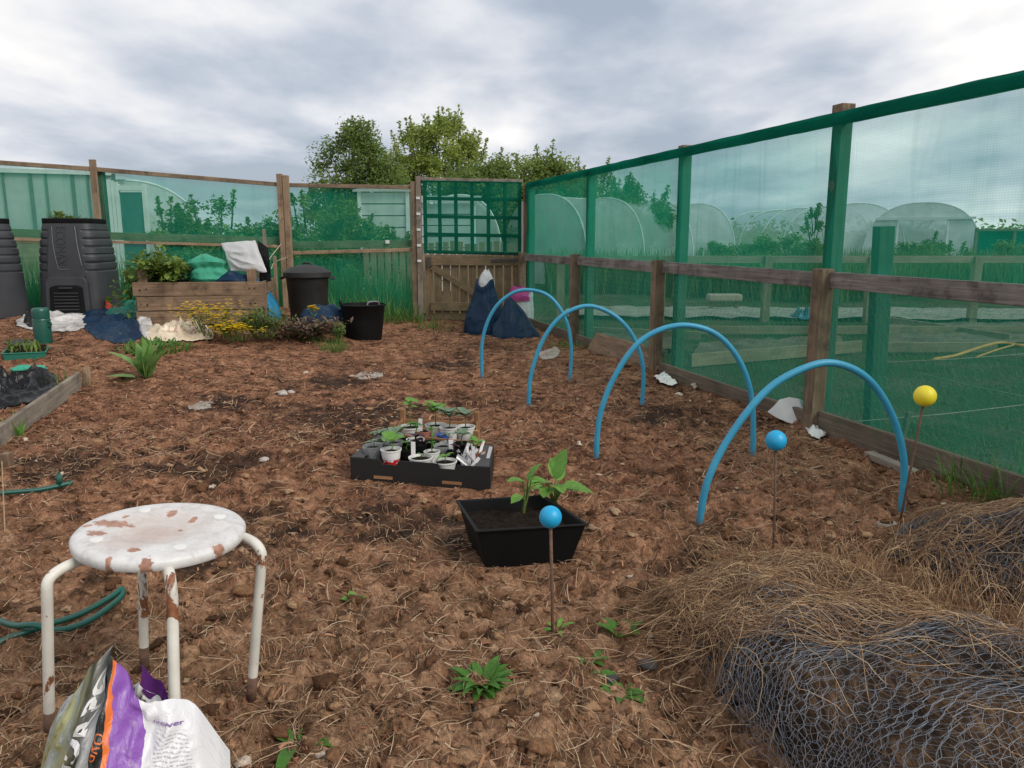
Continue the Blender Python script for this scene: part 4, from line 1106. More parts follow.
# what lies in and on the raised bed
def on_bed():
    z = pH
    # plastic bags lying on the bed: crumpled bodies
    sack('plastic_bag', pQ(pL*.57, z-.0, -.22), .21, .17, .27, M['green_film'], 12, 'pale green plastic bag crumpled on top of the pallet board bed', 'bag', lean=(-.25, 0), nf=4, famp=.16, prof=[(0, .8), (.15, 1.05), (.4, .95), (.55, .72), (.75, .9), (.9, .75), (1, .4)])
    sack('plastic_bag', pQ(pL*.72, z-.02, -.16), .25, .13, .13, M['navy_film'], 14, 'dark blue bag under the pale green bag on the raised bed', 'bag', nf=5, famp=.2, prof=[(0, .95), (.4, 1.0), (.75, .7), (1, .25)])
    # white sack: a stiff part-filled bag leaning over the corner
    Y = pQ(pL*.84, 0, -.25).y
    c4 = [P(231, 271, Y-.10), P(267, 272, Y-.14), P(255, 240, Y+.02), P(221, 243, Y+.06)]
    def flat_bag(u, v, s):
        q = c4[0].lerp(c4[1], u).lerp(c4[3].lerp(c4[2], u), v); e = (math.sin(PI*u)*math.sin(PI*v))**.5 if 0 < u < 1 and 0 < v < 1 else 0
        r = 1-abs(mnoise.noise(Vector((u*2.2+v*1.1, v*2.2-u*.7, 3))))*2.4
        return q+Vector((.012*mnoise.noise(Vector((u*4, v*4, 1))), s*(.075*e*(.6+.5*r)), .012*mnoise.noise(Vector((u*4, v*4, 6)))))
    mb = MB(); mb.grid(lambda u, v: flat_bag(u, v, -1), 40, 40); mb.grid(lambda u, v: flat_bag(1-u, v, 1), 40, 40)
    o = mb.build('plastic_sack', M['white_film'], None, True, loc=pQ(pL*.84, z, -.25)); props(o, 'white plastic sack leaning on the right end of the raised bed', 'sack')
    o = MB(); o.prism([(-.02, -.18), (.10, -.12), (.02, .20), (-.10, .24), (-.05, .0)], pQ(pL*.985, z+.14, -.22), (.93, 0, -.35), (0.2, 0, 1), .012)
    q = o.build('plastic_scrap', M['black_film'], None, None, .003, loc=pQ(pL*.985, z, -.22)); props(q, 'black flap of plastic hanging beside the white sack on the bed', 'plastic scrap')
    sack('plastic_bag', pQ(pL*.11, z-.02, -.5), .26, .12, .24, M['teal_film'], 25, 'teal plastic bag half hidden by yellow-green leaves in the raised bed', 'bag', nf=4)
    sack('plastic_bag', pQ(pL*.40, z-.02, -.45), .10, .1, .21, M['teal_film'], 27, 'small grey-teal bag between the leaves and the pale green bag', 'bag', nf=3)
    # leafy plant spilling over
    R_ = random.Random(31)
    t = thing('bramble_plant', 'yellow-green leafy bramble spilling over the left end of the raised bed', 'plant', pQ(pL*.15, z, -.25))
    fo = MB(); st = MB()
    for k in range(46):
        u = R_.uniform(-.18, .40); bq = pQ(pL*R_.uniform(.05, .3), z-.05, -R_.uniform(.1, .5)); e = pQ(pL*u, z+R_.uniform(.02, .30)*(1.0-abs(u-.15)), R_.uniform(-.45, .10))
        if u < -.03: e.z -= R_.uniform(.1, .5)
        pts = spline([bq, bq.lerp(e, .5)+Vector((0, 0, .1)), e], 5); st.tube(pts, .003, 4)
        for i in range(26):
            q = pts[R_.randrange(3, len(pts))]; d = Vector((R_.gauss(0, 1), R_.gauss(0, 1)-.3, R_.gauss(.3, .5))); l = R_.uniform(.035, .085)
            fo.leaf(q+Vector((R_.gauss(0, .05), R_.gauss(0, .05), R_.gauss(0, .03))), d, l, l*.75, .6, n=3, fold=.25)
    st.build('stem', M['stem'], t, True); fo.build('foliage', M['leaf_bramble'], t, True)
    # stake and strings at the corner
    p0 = pQ(pL*.93, 0, -.78); o = MB().beam(p0, p0+Vector((.01, 0, P(253, 229, p0.y).z-p0.z)), .035, .03).build('stake', M['wood_silver'], None, None, .003, loc=p0); props(o, 'thin grey stake standing behind the white sack', 'stake')
    s = MB(); top = P(281, 244, 9.7)
    s.tube(spline([pQ(pL*.99, z+.02, -.6), P(268, 262, 9.2), top], 6), .0045, 5); o = s.build('string', M['cream_film'], None, True, loc=top); props(o, 'steep pale string tied from the back fence post to the bed', 'string')
    s = MB(); s.tube(spline([pQ(pL*1.0, z+.1, -.6), P(275, 262, 9.4), P(288, 257, 10.0)], 6), .0045, 5); o = s.build('string', M['cream_film'], None, True, loc=top); props(o, 'sagging pale string running from the bed to the back fence post', 'string')
    sack('blue_sack', P(272, 318, 8.25), .10, .16, .42, M['blue_film'], 44, 'bright blue plastic sack squeezed against the right end of the raised bed', 'sack', lean=(-.4, 0), nf=3)
    p0 = P(277, 300, 9.3); o = MB().beam(Vector((p0.x, p0.y, 0)), Vector((p0.x, p0.y, P(277, 256, 9.3).z)), .05, .03).build('stake', M['wood_pale'], None, None, .003, loc=(p0.x, p0.y, 0)); props(o, 'short wooden stake beside the back fence post left of the dustbin', 'stake')
on_bed()

# ------------------------------------------------------------------ dustbin and tub
def dustbin():
    p = P(309, 312, 8.9); p.z = float(terr(p.x, p.y)); t = thing('dustbin', 'round black plastic dustbin with a domed lid against the back fence', 'dustbin', p)
    h = P(309, 274, 8.9).z-p.z; R = 21.0/773*8.95
    MB().lathe(p, [(R*.80, -.02), (R*.82, 0), (R*.97, h-.05), (R*1.0, h-.04), (R*1.0, h), (R*.95, h), (R*.8, .1)], 48, cap=False).build('body', M['black_dusty'], t, 35)
    lid = MB().lathe(p+Vector((0, 0, h)), [(R*1.08, -.035), (R*1.10, -.03), (R*1.10, .022), (R*1.04, .034), (R*.8, .07), (R*.4, .10), (R*.12, .11), (.001, .112)], 48, cap=False).build('lid', M['black_dusty'], t, 35)
    MB().tube(spline([p+Vector((-.05, 0, h+.108)), p+Vector((-.03, 0, h+.125)), p+Vector((.03, 0, h+.125)), p+Vector((.05, 0, h+.108))], 4), .012, 8).build('handle', M['black_dusty'], lid, True)
    for s in (-1, 1): MB().tube(spline([p+Vector((s*R*1.05, -.06, h-.03)), p+Vector((s*R*1.22, -.05, h-.05)), p+Vector((s*R*1.22, .05, h-.05)), p+Vector((s*R*1.05, .06, h-.03))], 4), .011, 8).build('side_handle', M['black_dusty'], t, True)
dustbin()
def tub():
    p = G(364, 339); t = thing('garden_tub', 'black flexible rubber tub with loop handles standing on the soil', 'tub', p)
    k = p.y/.995/773; R = 22*k; h = .37
    MB().lathe(p, [(R*.78, -.02), (R*.80, 0), (R*.9, h*.5), (R*.985, h-.02), (R*1.02, h-.012), (R*1.02, h), (R*.97, h+.002), (R*.95, h-.02), (R*.75, .03), (.001, .02)], 56, cap=False).build('body', M['black_plastic'], t, 40)
    for s, mt in ((1, 'wire'), (-1, 'black_plastic')):
        a = .9 if s > 0 else PI-.3
        q = p+Vector((math.cos(-a)*R*.98, math.sin(-a)*R*.98, h)); tn = Vector((math.sin(a), math.cos(a), 0))
        MB().tube(spline([q-tn*.07, q-tn*.05+Vector((0, 0, .035)), q+tn*.05+Vector((0, 0, .035)), q+tn*.07], 5), .009, 8).build('handle', M[mt] if mt != 'wire' else M['bin_edge'], t, True)
tub()

# ------------------------------------------------------------------ sheets, flask, tray, glove on the left
crumple('plastic_sheet', [(80, 318), (98, 312), (122, 316), (140, 324), (144, 334), (125, 341), (100, 337), (84, 330)], .11, M['navy_film'], 3, 'navy blue plastic sheet crumpled on the ground before the compost bin', 'sheet')
crumple('plastic_bag', [(15, 322), (30, 315), (55, 313), (85, 315), (92, 322), (78, 331), (45, 332), (20, 328)], .09, M['white_dirty'], 6, 'flattened dirty white bag lying behind the green flask', 'bag')
crumple('fabric_scrap', [(26, 318), (36, 314), (40, 324), (34, 330), (24, 326)], .16, M['black_film'], 8, 'black scrap of plastic on the dirty white bag left of the flask', 'scrap')
crumple('plastic_bag', [(104, 312), (130, 309), (143, 312), (140, 322), (120, 324), (108, 319)], .17, M['tray_green'], 9, 'dark green bag behind the navy sheet near the raised bed', 'bag')
crumple('red_packet', [(98, 311), (118, 309), (119, 313), (104, 316)], .24, M['red_film'], 5, 'small red packet lying behind the navy sheet', 'packet')
crumple('plastic_bag', [(128, 312), (140, 306), (148, 318), (152, 332), (160, 337), (146, 338), (138, 328)], .10, M['white_dirty'], 15, 'twisted white plastic strip between the navy sheet and cream sack', 'bag')
def cream():
    m, nt, b = new_mat('cream_print'); v = objc(nt)
    base = ramp(nt, noise_n(nt, v, 5, 4, .6), [(.3, (.50, .40, .28)), (.7, (.68, .58, .44))])
    w = noise_n(nt, mapping(nt, v, (30, 9, 1), (0, 0, .4)), 1, 2, .5)
    msk = ramp(nt, noise_n(nt, v, 3.0, 2, .5), [(.5, (0, 0, 0)), (.58, (1, 1, 1))])
    pr = ramp(nt, w, [(.52, (0, 0, 0)), (.58, (.75, .75, .75))])
    k = mixc(nt, 1.0, msk, pr, 'MULTIPLY')
    nt.links.new(mixc(nt, k, base, (.30, .12, .10)), b.inputs['Base Color']); b.inputs['Roughness'].default_value = .4
    return m
M['cream_print'] = cream()
crumple('empty_sack', [(142, 334), (165, 327), (188, 320), (204, 319), (209, 328), (214, 338), (196, 341), (165, 341), (148, 339)], .15, M['cream_print'], 11, 'cream printed sack lying flat by the yellow flowers', 'sack')
def flask():
    p = G(43.5, 341); t = thing('flask', 'dark green vacuum flask standing upright on the ground', 'flask', p)
    k = p.y/773; R = 8.2*k; h = 36*k
    MB().lathe(p, [(R*.96, -.01), (R, .005), (R, h*.66), (R*.97, h*.68), (R*.92, h*.70)], 40).build('body', M['bottle_green'], t, 40)
    MB().lathe(p, [(R*.9, h*.70), (R*.97, h*.705), (R*.97, h*.90), (R*.93, h*.96), (R*.8, h*.99), (.001, h)], 40, cap=False).build('cup', M['bottle_green'], t, 40)
    MB().lathe(p, [(R*1.005, h*.64), (R*1.02, h*.65), (R*1.005, h*.66)], 40, cap=False).build('band', M['bottle_green'], t, 40)
    MB().tube(spline([p+Vector((R*.98, -.02, h*.62)), p+Vector((R*1.3, -.02, h*.6)), p+Vector((R*1.3, -.02, h*.5)), p+Vector((R*.98, -.02, h*.46))], 4), R*.10, 8).build('handle', M['bottle_green'], t, True)
flask()
def open_tray(name, quad_top, zt, zb, inset, thick, mat, parent, rim=.0):
    """a tapering open box from its four top corners"""
    T_ = [Vector((q.x, q.y, zt)) for q in quad_top]; c = sum(T_, Vector())/4
    B_ = [Vector((c.x+(q.x-c.x)*inset, c.y+(q.y-c.y)*inset, zb)) for q in quad_top]
    def inn(L, d):
        return [p-(p-Vector((c.x, c.y, p.z))).normalized()*d*1.4 for p in L]
    rings = [B_, T_]
    if rim: rings += [[p+(p-Vector((c.x, c.y, p.z))).normalized()*rim for p in T_], [p+(p-Vector((c.x, c.y, p.z))).normalized()*rim+Vector((0, 0, .007)) for p in T_], [p+Vector((0, 0, .007)) for p in inn(T_, thick)]]
    else: rings += [[p for p in inn(T_, thick)]]
    Bi = [p+Vector((0, 0, thick)) for p in inn(B_, thick)]; rings.append(Bi)
    vs = [p for r in rings for p in r]; fs = [(3, 2, 1, 0)]
    for i in range(len(rings)-1):
        for k in range(4): fs.append((i*4+k, i*4+(k+1) % 4, i*4+4+(k+1) % 4, i*4+4+k))
    e = (len(rings)-1)*4; fs.append((e, e+1, e+2, e+3))
    return MB().add(vs, fs).build(name, mat, parent, None, .004)
def seed_tray():
    a, b, c_, d = G(3, 362), G(46, 359), G(49, 346), G(8, 349); z = float(terr(a.x, a.y))
    p = (a+b+c_+d)/4; t = thing('seed_tray', 'green plastic seed tray of wilting seedlings near the flask', 'seed tray', p)
    open_tray('tray', [a, b, c_, d], z+.065, z, .92, .004, M['tray_green'], t, .008)
    MB().grid(lambda u, v: a.lerp(b, .04+.92*u).lerp(d.lerp(c_, .04+.92*u), .04+.92*v)+Vector((0, 0, .045+.012*mnoise.noise(Vector((u*9, v*5, 0))))), 20, 10).build('compost', M['dark_soil'], t, True)
    R_ = random.Random(3); mb = MB()
    for k in range(60):
        q = a.lerp(b, R_.random()).lerp(d.lerp(c_, R_.random()), R_.uniform(.1, .9))+Vector((0, 0, .05))
        mb.leaf(q, (R_.gauss(0, .4), R_.gauss(0, .4), 1), R_.uniform(.04, .10), .016, 1.2, n=4)
    mb.build('seedlings', M['leaf_bramble'], t, True)
seed_tray()
def glove():
    p = G(29, 372)+Vector((0, 0, .02)); t = MB()
    ax = Vector((1, .1, 0))
    k = p.y/773
    for s in (-1, 1):
        q0 = p+Vector((s*.01, 0, 0)); 
        t.tube(spline([q0, q0+Vector((s*5*k, .02, .012)), q0+Vector((s*12*k, .05*s, .005))], 6), [.03+.022*math.sin(i/12*PI) for i in range(13)], 12, flat=.35)
        for f in range(4): t.tube([q0+Vector((s*11*k, -.03+.02*f, .004)), q0+Vector((s*(13+f % 2)*k, -.05+.033*f, .0))], [.011, .008], 8, flat=.6)
    o = t.build('garden_glove', M['glove_green'], None, True, loc=p); rough_up(o, .006, 30, 1); props(o, 'pair of bright green gardening gloves dropped beside the seed tray', 'gloves')
glove()
crumple('plastic_sack', [(-60, 400), (-20, 374), (5, 378), (20, 380), (42, 372), (56, 378), (58, 390), (40, 402), (10, 411), (-40, 420)], .17, M['black_film'], 17, 'black plastic sack crumpled beside the grey plank', 'sack', folds=12)
crumple('cloth_scrap', [(4, 345), (16, 341), (32, 342), (36, 346), (20, 348)], .05, M['card_grey'], 19, 'dark grey rag lying behind the green seed tray', 'rag')
def plank():
    a = G(-70, 502); b = G(80, 388); t = thing('edging_board', 'weathered grey plank edging the bed, held by a short stake', 'plank', b)
    z = Vector((0, 0, .055))
    MB().beam(a+z, b+z, .028, .125, up=(0, 0, 1)).build('board', M['wood_silver'], t, None, .004)
    q = b+Vector((.035, .03, 0)); MB().beam(q-Vector((0, 0, .06)), q+Vector((.005, 0, .145)), .05, .04).build('stake', M['wood_pale'], t, None, .004)
    q = G(8, 470)+Vector((.0, 0, 0)); MB().beam(q-Vector((0, 0, .06)), q+Vector((.0, 0, .085)), .045, .04).build('stake', M['wood_pallet'], t, None, .004)
plank()
o = MB().beam(GS(6, 540), P(2, 462, 2.95), .004, .008).build('twig', M['stem_dry'], None, None, loc=GS(6, 540)); props(o, 'thin dry cane leaning on the near end of the grey plank', 'cane')

# green cane tool and hose
def green_bits():
    p = GS(66, 497); w = [GS(-60, 516)+Vector((0, 0, .02)), GS(0, 506)+Vector((0, 0, .025)), GS(40, 500)+Vector((0, 0, .025)), GS(74, 494)+Vector((0, 0, .03))]
    t = thing('plastic_stake', 'dark green plastic stake with a forked tip lying on the soil', 'stake', p)
    MB().tube(spline(w, 6), .010, 10).build('shaft', M['hose_green'], t, True)
    q = w[-1]-(w[-1]-w[-2]).normalized()*.05
    MB().tube([q, q+Vector((-.005, .01, .05))], [.012, .009], 8).build('prong', M['hose_green'], t, True)
    MB().tube([q, q+Vector((.012, -.0, .045))], [.010, .004], 8).build('prong', M['hose_green'], t, True)
    z = Vector((0, 0, .022))
    w = [GS(-45, 672)+z, GS(0, 657)+z, GS(40, 643)+z, GS(80, 627)+z, GS(112, 612)+z*1.2, GS(123, 606)+z*1.3, GS(121, 611)+z, GS(92, 633)+z, GS(62, 647)+z, GS(38, 650)+z*1.9, GS(18, 645)+z*1.8, GS(0, 634)+z, GS(-22, 618)+z]
    o = MB().tube(spline(w, 8), .0085, 10).build('garden_hose', M['hose_green'], None, True, loc=GS(60, 628)); props(o, 'loop of thin dark green hose on the soil left of the stool', 'hose')
green_bits()

# ------------------------------------------------------------------ plants on the plot
p = GS(147, 379)
t = thing('comfrey_plant', 'large pale green broad-leaved plant growing alone in the soil', 'plant', p)
R_ = random.Random(5)
for (dx, dy, e, L, W, bd) in ((x_, y_, e_*1.5, l_*.80, w_*1.1, b_*.8) for x_, y_, e_, l_, w_, b_ in ((-.9, -.2, .75, .42, .13, .8), (.05, -.3, 1.9, .40, .17, .3), (.9, -.1, .9, .44, .14, .7), (-.5, .3, 1.3, .34, .12, .5), (.5, .4, 1.2, .36, .13, .5), (.45, -.6, 1.1, .30, .13, .9), (-.15, -.7, .9, .28, .12, 1.1), (.3, .1, 1.6, .36, .15, .4))):
    MB().leaf(p, (dx, dy, e), L, W, bd, n=9, fold=.3, tip=.75).build('leaf', M['leaf_comfrey'], t, True)
MB().leaf(p+Vector((-.05, -.08, .02)), (-1, -.3, .16), .20, .13, .2, n=8, fold=.12, tip=.7).build('leaf', M['leaf_comfrey'], t, True)
rosette('weed', GS(482, 688), 46, .082, .024, M['leaf_weed'], 'low dark green leafy weed rosette in the foreground soil', seed=3, rise=.8)
rosette('weed', GS(355, 600), 5, .05, .028, M['leaf_bright'], 'tiny bright weed seedling alone between the stool and the planter', seed=8, rise=1.1)
rosette('weed', GS(296, 750), 4, .10, .04, M['leaf_weed'], 'broad two-leaved weed at the bottom edge right of the compost bag', seed=10, rise=.35)
rosette('weed', GS(621, 640), 6, .075, .04, M['leaf_weed'], 'upright rough-leaved weed right of the rod with the front blue ball', seed=12, rise=1.2)
rosette('weed', GS(590, 660), 9, .05, .014, M['leaf_weed'], 'small spiky weed below the upright rough-leaved one', seed=14, rise=.6)
rosette('weed', GS(599, 684), 4, .05, .036, M['leaf_weed'], 'round-leaved weed beside a dark stone in the foreground', seed=15, rise=.3)
rosette('weed', GS(622, 697), 8, .06, .03, M['leaf_weed'], 'sprawling weed left of the roll of wire netting', seed=16, rise=.5)
rosette('weed', GS(557, 630), 5, .045, .018, M['leaf_bright'], 'little weed at the foot of the front rusty rod', seed=17, rise=.9)
grass_tuft('grass_tuft', GS(335, 352), 170, .16, .13, M['leaf_grass'], 'fine green grass tuft in front of the black tub', seed=2, w=.004)
grass_tuft('weed_patch', GS(155, 349), 260, .075, .30, M['leaf_weed'], 'flat patch of green weeds in front of the cream sack', 'weeds', seed=4, w=.022, bend=1.8)
grass_tuft('grass_tuft', GS(570, 348), 150, .10, .25, M['leaf_grass'], 'strip of short grass behind the farthest blue hoop', seed=6, w=.006)
grass_tuft('grass_tuft', GS(68, 388), 26, .22, .12, M['leaf_olive'], 'few pale grass stalks behind the end of the grey plank', seed=7, w=.006, bend=.3)
grass_tuft('grass_tuft', GS(20, 440), 16, .16, .03, M['leaf_bright'], 'small green shoot growing against the grey plank', seed=9, w=.012, bend=.5)
grass_tuft('grass_tuft', RF(3.1, .10, .03), 110, .20, .22, M['leaf_grass'], 'clump of green grass at the fence foot right of the yellow ball', seed=11, w=.007, bend=1.2)
for i, (px, py, n, L, lab) in enumerate(((404, 316, 140, .32, 'long grass and weeds under the netted panel right of the black tub'), (430, 324, 60, .22, 'grass at the foot of the gate post'), (380, 306, 150, .55, 'tall weedy grass behind the black tub'), (340, 300, 120, .6, 'tall weeds growing between the dustbin and the tub'), (520, 300, 30, .4, 'dry looping grass stalks in the corner right of the pink sack'))):
    grass_tuft('grass_tuft', G(px, py+6) if py > 310 else Vector((P(px, py, 9.6).x, 9.6, .0)), n, L, .28, M['leaf_grass'] if i < 4 else M['stem_dry'], lab, seed=20+i, w=.009)
bushlet('flowering_plant', P(214, 332, 7.3)*1+Vector((0, 0, -.03)), (.36, .2, .15), 300, .05, .016, M['leaf_olive'], 'straggly plant with small yellow flowers in front of the raised bed', seed=3, stems=34, flowers=260, fmat=M['petal'])
bushlet('flowering_plant', P(238, 336, 7.15)+Vector((0, 0, -.03)), (.25, .15, .08), 200, .04, .016, M['leaf_olive'], 'low mound of bright yellow flowers beside the cream sack', seed=8, stems=26, flowers=170, fmat=M['petal'])
bushlet('herb_bush', P(263, 333, 7.4)+Vector((0, 0, -.03)), (.28, .2, .14), 900, .06, .018, M['leaf_olive'], 'dense dark green herb bush right of the yellow flowers', seed=5, stems=44)
bushlet('withered_plant', P(305, 335, 7.7)+Vector((0, 0, -.05)), (.40, .25, .11), 900, .07, .035, M['leaf_dead'], 'heap of withered brown plants in front of the dustbin', 'plant heap', seed=6, stems=40, flowers=0)
sack('plastic_sheet', P(325, 318, 8.2), .24, .18, .16, M['navy_film'], 51, 'navy plastic sheet draped on the withered heap by the tub', 'sheet', nf=5, famp=.22, prof=[(0, 1.1), (.3, 1), (.7, .7), (1, .35)])
bushlet('marigold', P(313, 315, 7.6), (.05, .05, .05), 20, .03, .012, M['leaf_olive'], 'single clump of yellow flowers on the withered heap', seed=16, stems=5, flowers=40, fmat=M['petal'])
bushlet('weed_plant', P(338, 342, 7.6)+Vector((0, 0, -.04)), (.08, .08, .16), 160, .05, .02, M['leaf_weed'], 'upright green weed left of the black tub', 'weed', seed=18, stems=12)
# ------------------------------------------------------------------ black planter with young plants
def planter():
    zg = gza(.0, 2.6, .12); zt = zg+.150
    a, b, c_, d = GZ(478, 528.5, zt), GZ(586, 522, zt), GZ(543, 494, zt), GZ(458, 499, zt)
    p = (a+b+c_+d)/4; p.z = zg
    t = thing('planter_box', 'black plastic rectangular planter with a rolled rim and bare compost', 'planter', p)
    open_tray('box', [a, b, c_, d], zt-.012, zg-.005, .80, .004, M['black_plastic'], t, .012)
    q = [Vector((p.x+(v.x-p.x)*.95, p.y+(v.y-p.y)*.95, zt-.045)) for v in (a, b, c_, d)]
    o = MB().grid(lambda u, v: q[0].lerp(q[1], u).lerp(q[3].lerp(q[2], u), v)+Vector((0, 0, .012*mnoise.noise(Vector((u*7, v*6, 0)))+.006*mnoise.noise(Vector((u*23, v*20, 4))))), 40, 34).build('compost', M['dark_soil'], t, True)
    return p, q, zt
plP, plQ, plZ = planter()
def squash_plant(px, py, spec, lab):
    b = GZ(px, py, plZ-.045); t = thing('seedling', lab, 'seedling', b); st = MB()
    for (tx, ty, L, W, dx, dy, e, bd) in spec:
        tp = P(tx, ty, b.y+dy*.05)
        m_ = b.lerp(tp, .55)+Vector((random.uniform(-.006, .006), 0, .01))
        st.tube(spline([b+Vector((random.uniform(-.008, .008), random.uniform(-.008, .008), -.01)), m_, tp], 5), [.0036]*8+[.0026]*3, 6)
        lf = MB().leaf(tp, (dx, dy, e), L*1.2, W*1.55, bd, n=10, fold=.28, tip=.75).build('leaf', M['leaf_bright'], t, True)
        rough_up(lf, .004, 40, px)
    st.build('stem', M['stem'], t, True)
squash_plant(524, 514, [(524, 482, .055, .034, -.9, -.3, .35, .6), (528, 480, .062, .038, .5, .1, .75, .4), (522, 496, .045, .032, -.7, -.6, -.1, .6), (531, 480, .04, .028, .9, -.2, .2, .7)], 'smaller leafy seedling at the left of the black planter')
squash_plant(553, 503, [(548, 482, .075, .050, -.75, -.5, .25, .7), (556, 478, .095, .055, .35, .3, 1.0, .25), (560, 488, .105, .050, .95, -.2, .1, .45), (551, 488, .06, .042, -.4, -.8, .05, .6), (563, 490, .085, .042, .9, -.55, .3, .5), (545, 490, .05, .034, -.9, .1, .2, .6), (557, 486, .07, .04, .2, -.9, .3, .8), (559, 480, .08, .045, -.3, .6, .9, .3), (549, 484, .07, .042, -.9, -.4, .45, .6), (565, 488, .06, .04, .8, .3, .3, .6)], 'larger seedling with broad green leaves at the back of the black planter')

# ------------------------------------------------------------------ seedling trays
def card_tray():
    zg = gza(-.4, 3.45, .15); zt = zg+.105
    a, b, c_, d = GZ(351, 457, zt), GZ(489, 467, zt), GZ(493, 445.5, zt), GZ(379, 435, zt)
    p = (a+b+c_+d)/4; p.z = zg
    t = thing('cardboard_tray', 'black cardboard produce tray full of pots and seedlings', 'tray', p)
    th = .005; up = Vector((0, 0, 1))
    A, B, C_, D = [Vector((v.x, v.y, zg)) for v in (a, b, c_, d)]
    h = zt-zg
    def wall(p0, p1, name, mat, hh=h, notch=()):
        ax = (p1-p0).normalized(); L = (p1-p0).length
        pts = [(0, -.01), (L, -.01), (L, hh)]
        for (s0, s1) in notch[::-1]: pts += [(L*s1+.012, hh), (L*s1, hh-.022), (L*s0, hh-.022), (L*s0-.012, hh)]
        pts.append((0, hh)); return MB().prism(pts, p0, ax, up, th).build(name, mat, t, None, .001)
    wall(A, B, 'front_side', M['card_black'], h, ((.24, .34), (.66, .76)))
    wall(D, C_, 'back_side', M['card_black'], h*.92); wall(D, A, 'end_side', M['card_black']); wall(B, C_, 'end_side', M['card_black'])
    MB().add([A+up*.004, B+up*.004, C_+up*.004, D+up*.004], [(0, 1, 2, 3)]).build('bottom', M['card_black'], t)
    # folded corner ledges at the ends
    inx = (B-A).normalized()
    for q0, q1, s, nm in ((B, C_, -1, 'corner_flap'), (A, D, 1, 'corner_flap')):
        w = .062
        poly = [q0+up*(h+.002), q0+inx*s*w+up*(h+.002), q1+inx*s*w*.8+up*(h+.002), q1+up*(h+.002)]
        mb = MB(); mb.add(poly+[v-up*.004 for v in poly], [(0, 1, 2, 3), (7, 6, 5, 4), (0, 4, 5, 1), (1, 5, 6, 2), (2, 6, 7, 3), (3, 7, 4, 0)]); mb.build(nm, M['card_grey'], t, None, .001)
    # hand-hole slots in the front, with torn brown card in them
    for u in (.24, .74):
        q = A.lerp(B, u)+up*.022+Vector((inx.y, -inx.x, 0))*.004
        MB().beam(q-inx*.045, q+inx*.045, .003, .014, up=up).build('slot_edge', M['crate_wood'], t)
    return A, B, C_, D, zg, h
tA, tB, tC, tD, tZ, tH = card_tray()
def crate():
    zg = gza(-.4, 3.95, .12)
    A = tD.lerp(tC, .12)+Vector((0, .03, 0)); B = tD.lerp(tC, .86)+Vector((0, .03, 0))
    C_ = GZ(477, 420, zg+.12); D = GZ(403, 417, zg+.12); C_.z = D.z = zg; A.z = B.z = zg
    p = (A+B+C_+D)/4; t = thing('fruit_crate', 'small brown wooden fruit crate of pots behind the black cardboard tray', 'crate', p)
    up = Vector((0, 0, 1)); h = .115
    for p0, p1, nm in ((A, B, 'front_slat'), (D, C_, 'back_slat'), (A, D, 'end_board'), (B, C_, 'end_board')):
        if 'end' in nm: MB().beam(p0+up*h*.5, p1+up*h*.5, .008, h, up=up).build(nm, M['crate_wood'], t, None, .002)
        else:
            for z in (.028, .088): MB().beam(p0+up*z, p1+up*z, .006, .045, up=up).build(nm, M['crate_wood'], t, None, .002)
    for q in (A, B, C_, D): MB().beam(q, q+up*.165, .026, .026, up=(B-A)).build('corner_post', M['crate_wood'], t, None, .002)
    MB().add([v+up*.01 for v in (A, B, C_, D)], [(0, 1, 2, 3)]).build('bottom', M['crate_wood'], t)
    return A, B, C_, D, zg
cA, cB, cC, cD, cZ = crate()
def tp_(u, v): return tA.lerp(tB, u).lerp(tD.lerp(tC, u), v)+Vector((0, 0, .045))
def cp_(u, v): return cA.lerp(cB, u).lerp(cD.lerp(cC, u), v)+Vector((0, 0, .05))
def mk_redcup():
    m, nt, b = new_mat('red_white_cup'); v = uvc(nt)
    sp = nt.nodes.new('ShaderNodeSeparateXYZ'); nt.links.new(v, sp.inputs[0])
    k = ramp(nt, sp.outputs['Y'], [(.0, (1, 1, 1)), (.045, (1, 1, 1)), (.047, (0, 0, 0))]); 
    sw = ramp(nt, noise_n(nt, mapping(nt, v, (9, 60, 1)), 1, 2), [(.56, (0, 0, 0)), (.6, (1, 1, 1))])
    red = mixc(nt, sw, (.55, .02, .02), (.75, .72, .70))
    nt.links.new(mixc(nt, k, (.76, .74, .72), red), b.inputs['Base Color']); b.inputs['Roughness'].default_value = .35; return m
M['red_white_cup'] = mk_redcup()
M['clear_cup'] = m_film('clear_cup', (.65, .66, .66), .35, .3, .12)
M['label_white'] = m_plain('label_white', (.74, .73, .72), (.62, .60, .60), 14, .45, 0)
M['terracotta'] = m_plain('terracotta', (.42, .17, .10), (.34, .13, .08), 12, .8, .1)
M['blue_print'] = m_plain('blue_print', (.04, .10, .40), (.03, .08, .3), 12, .4, 0)
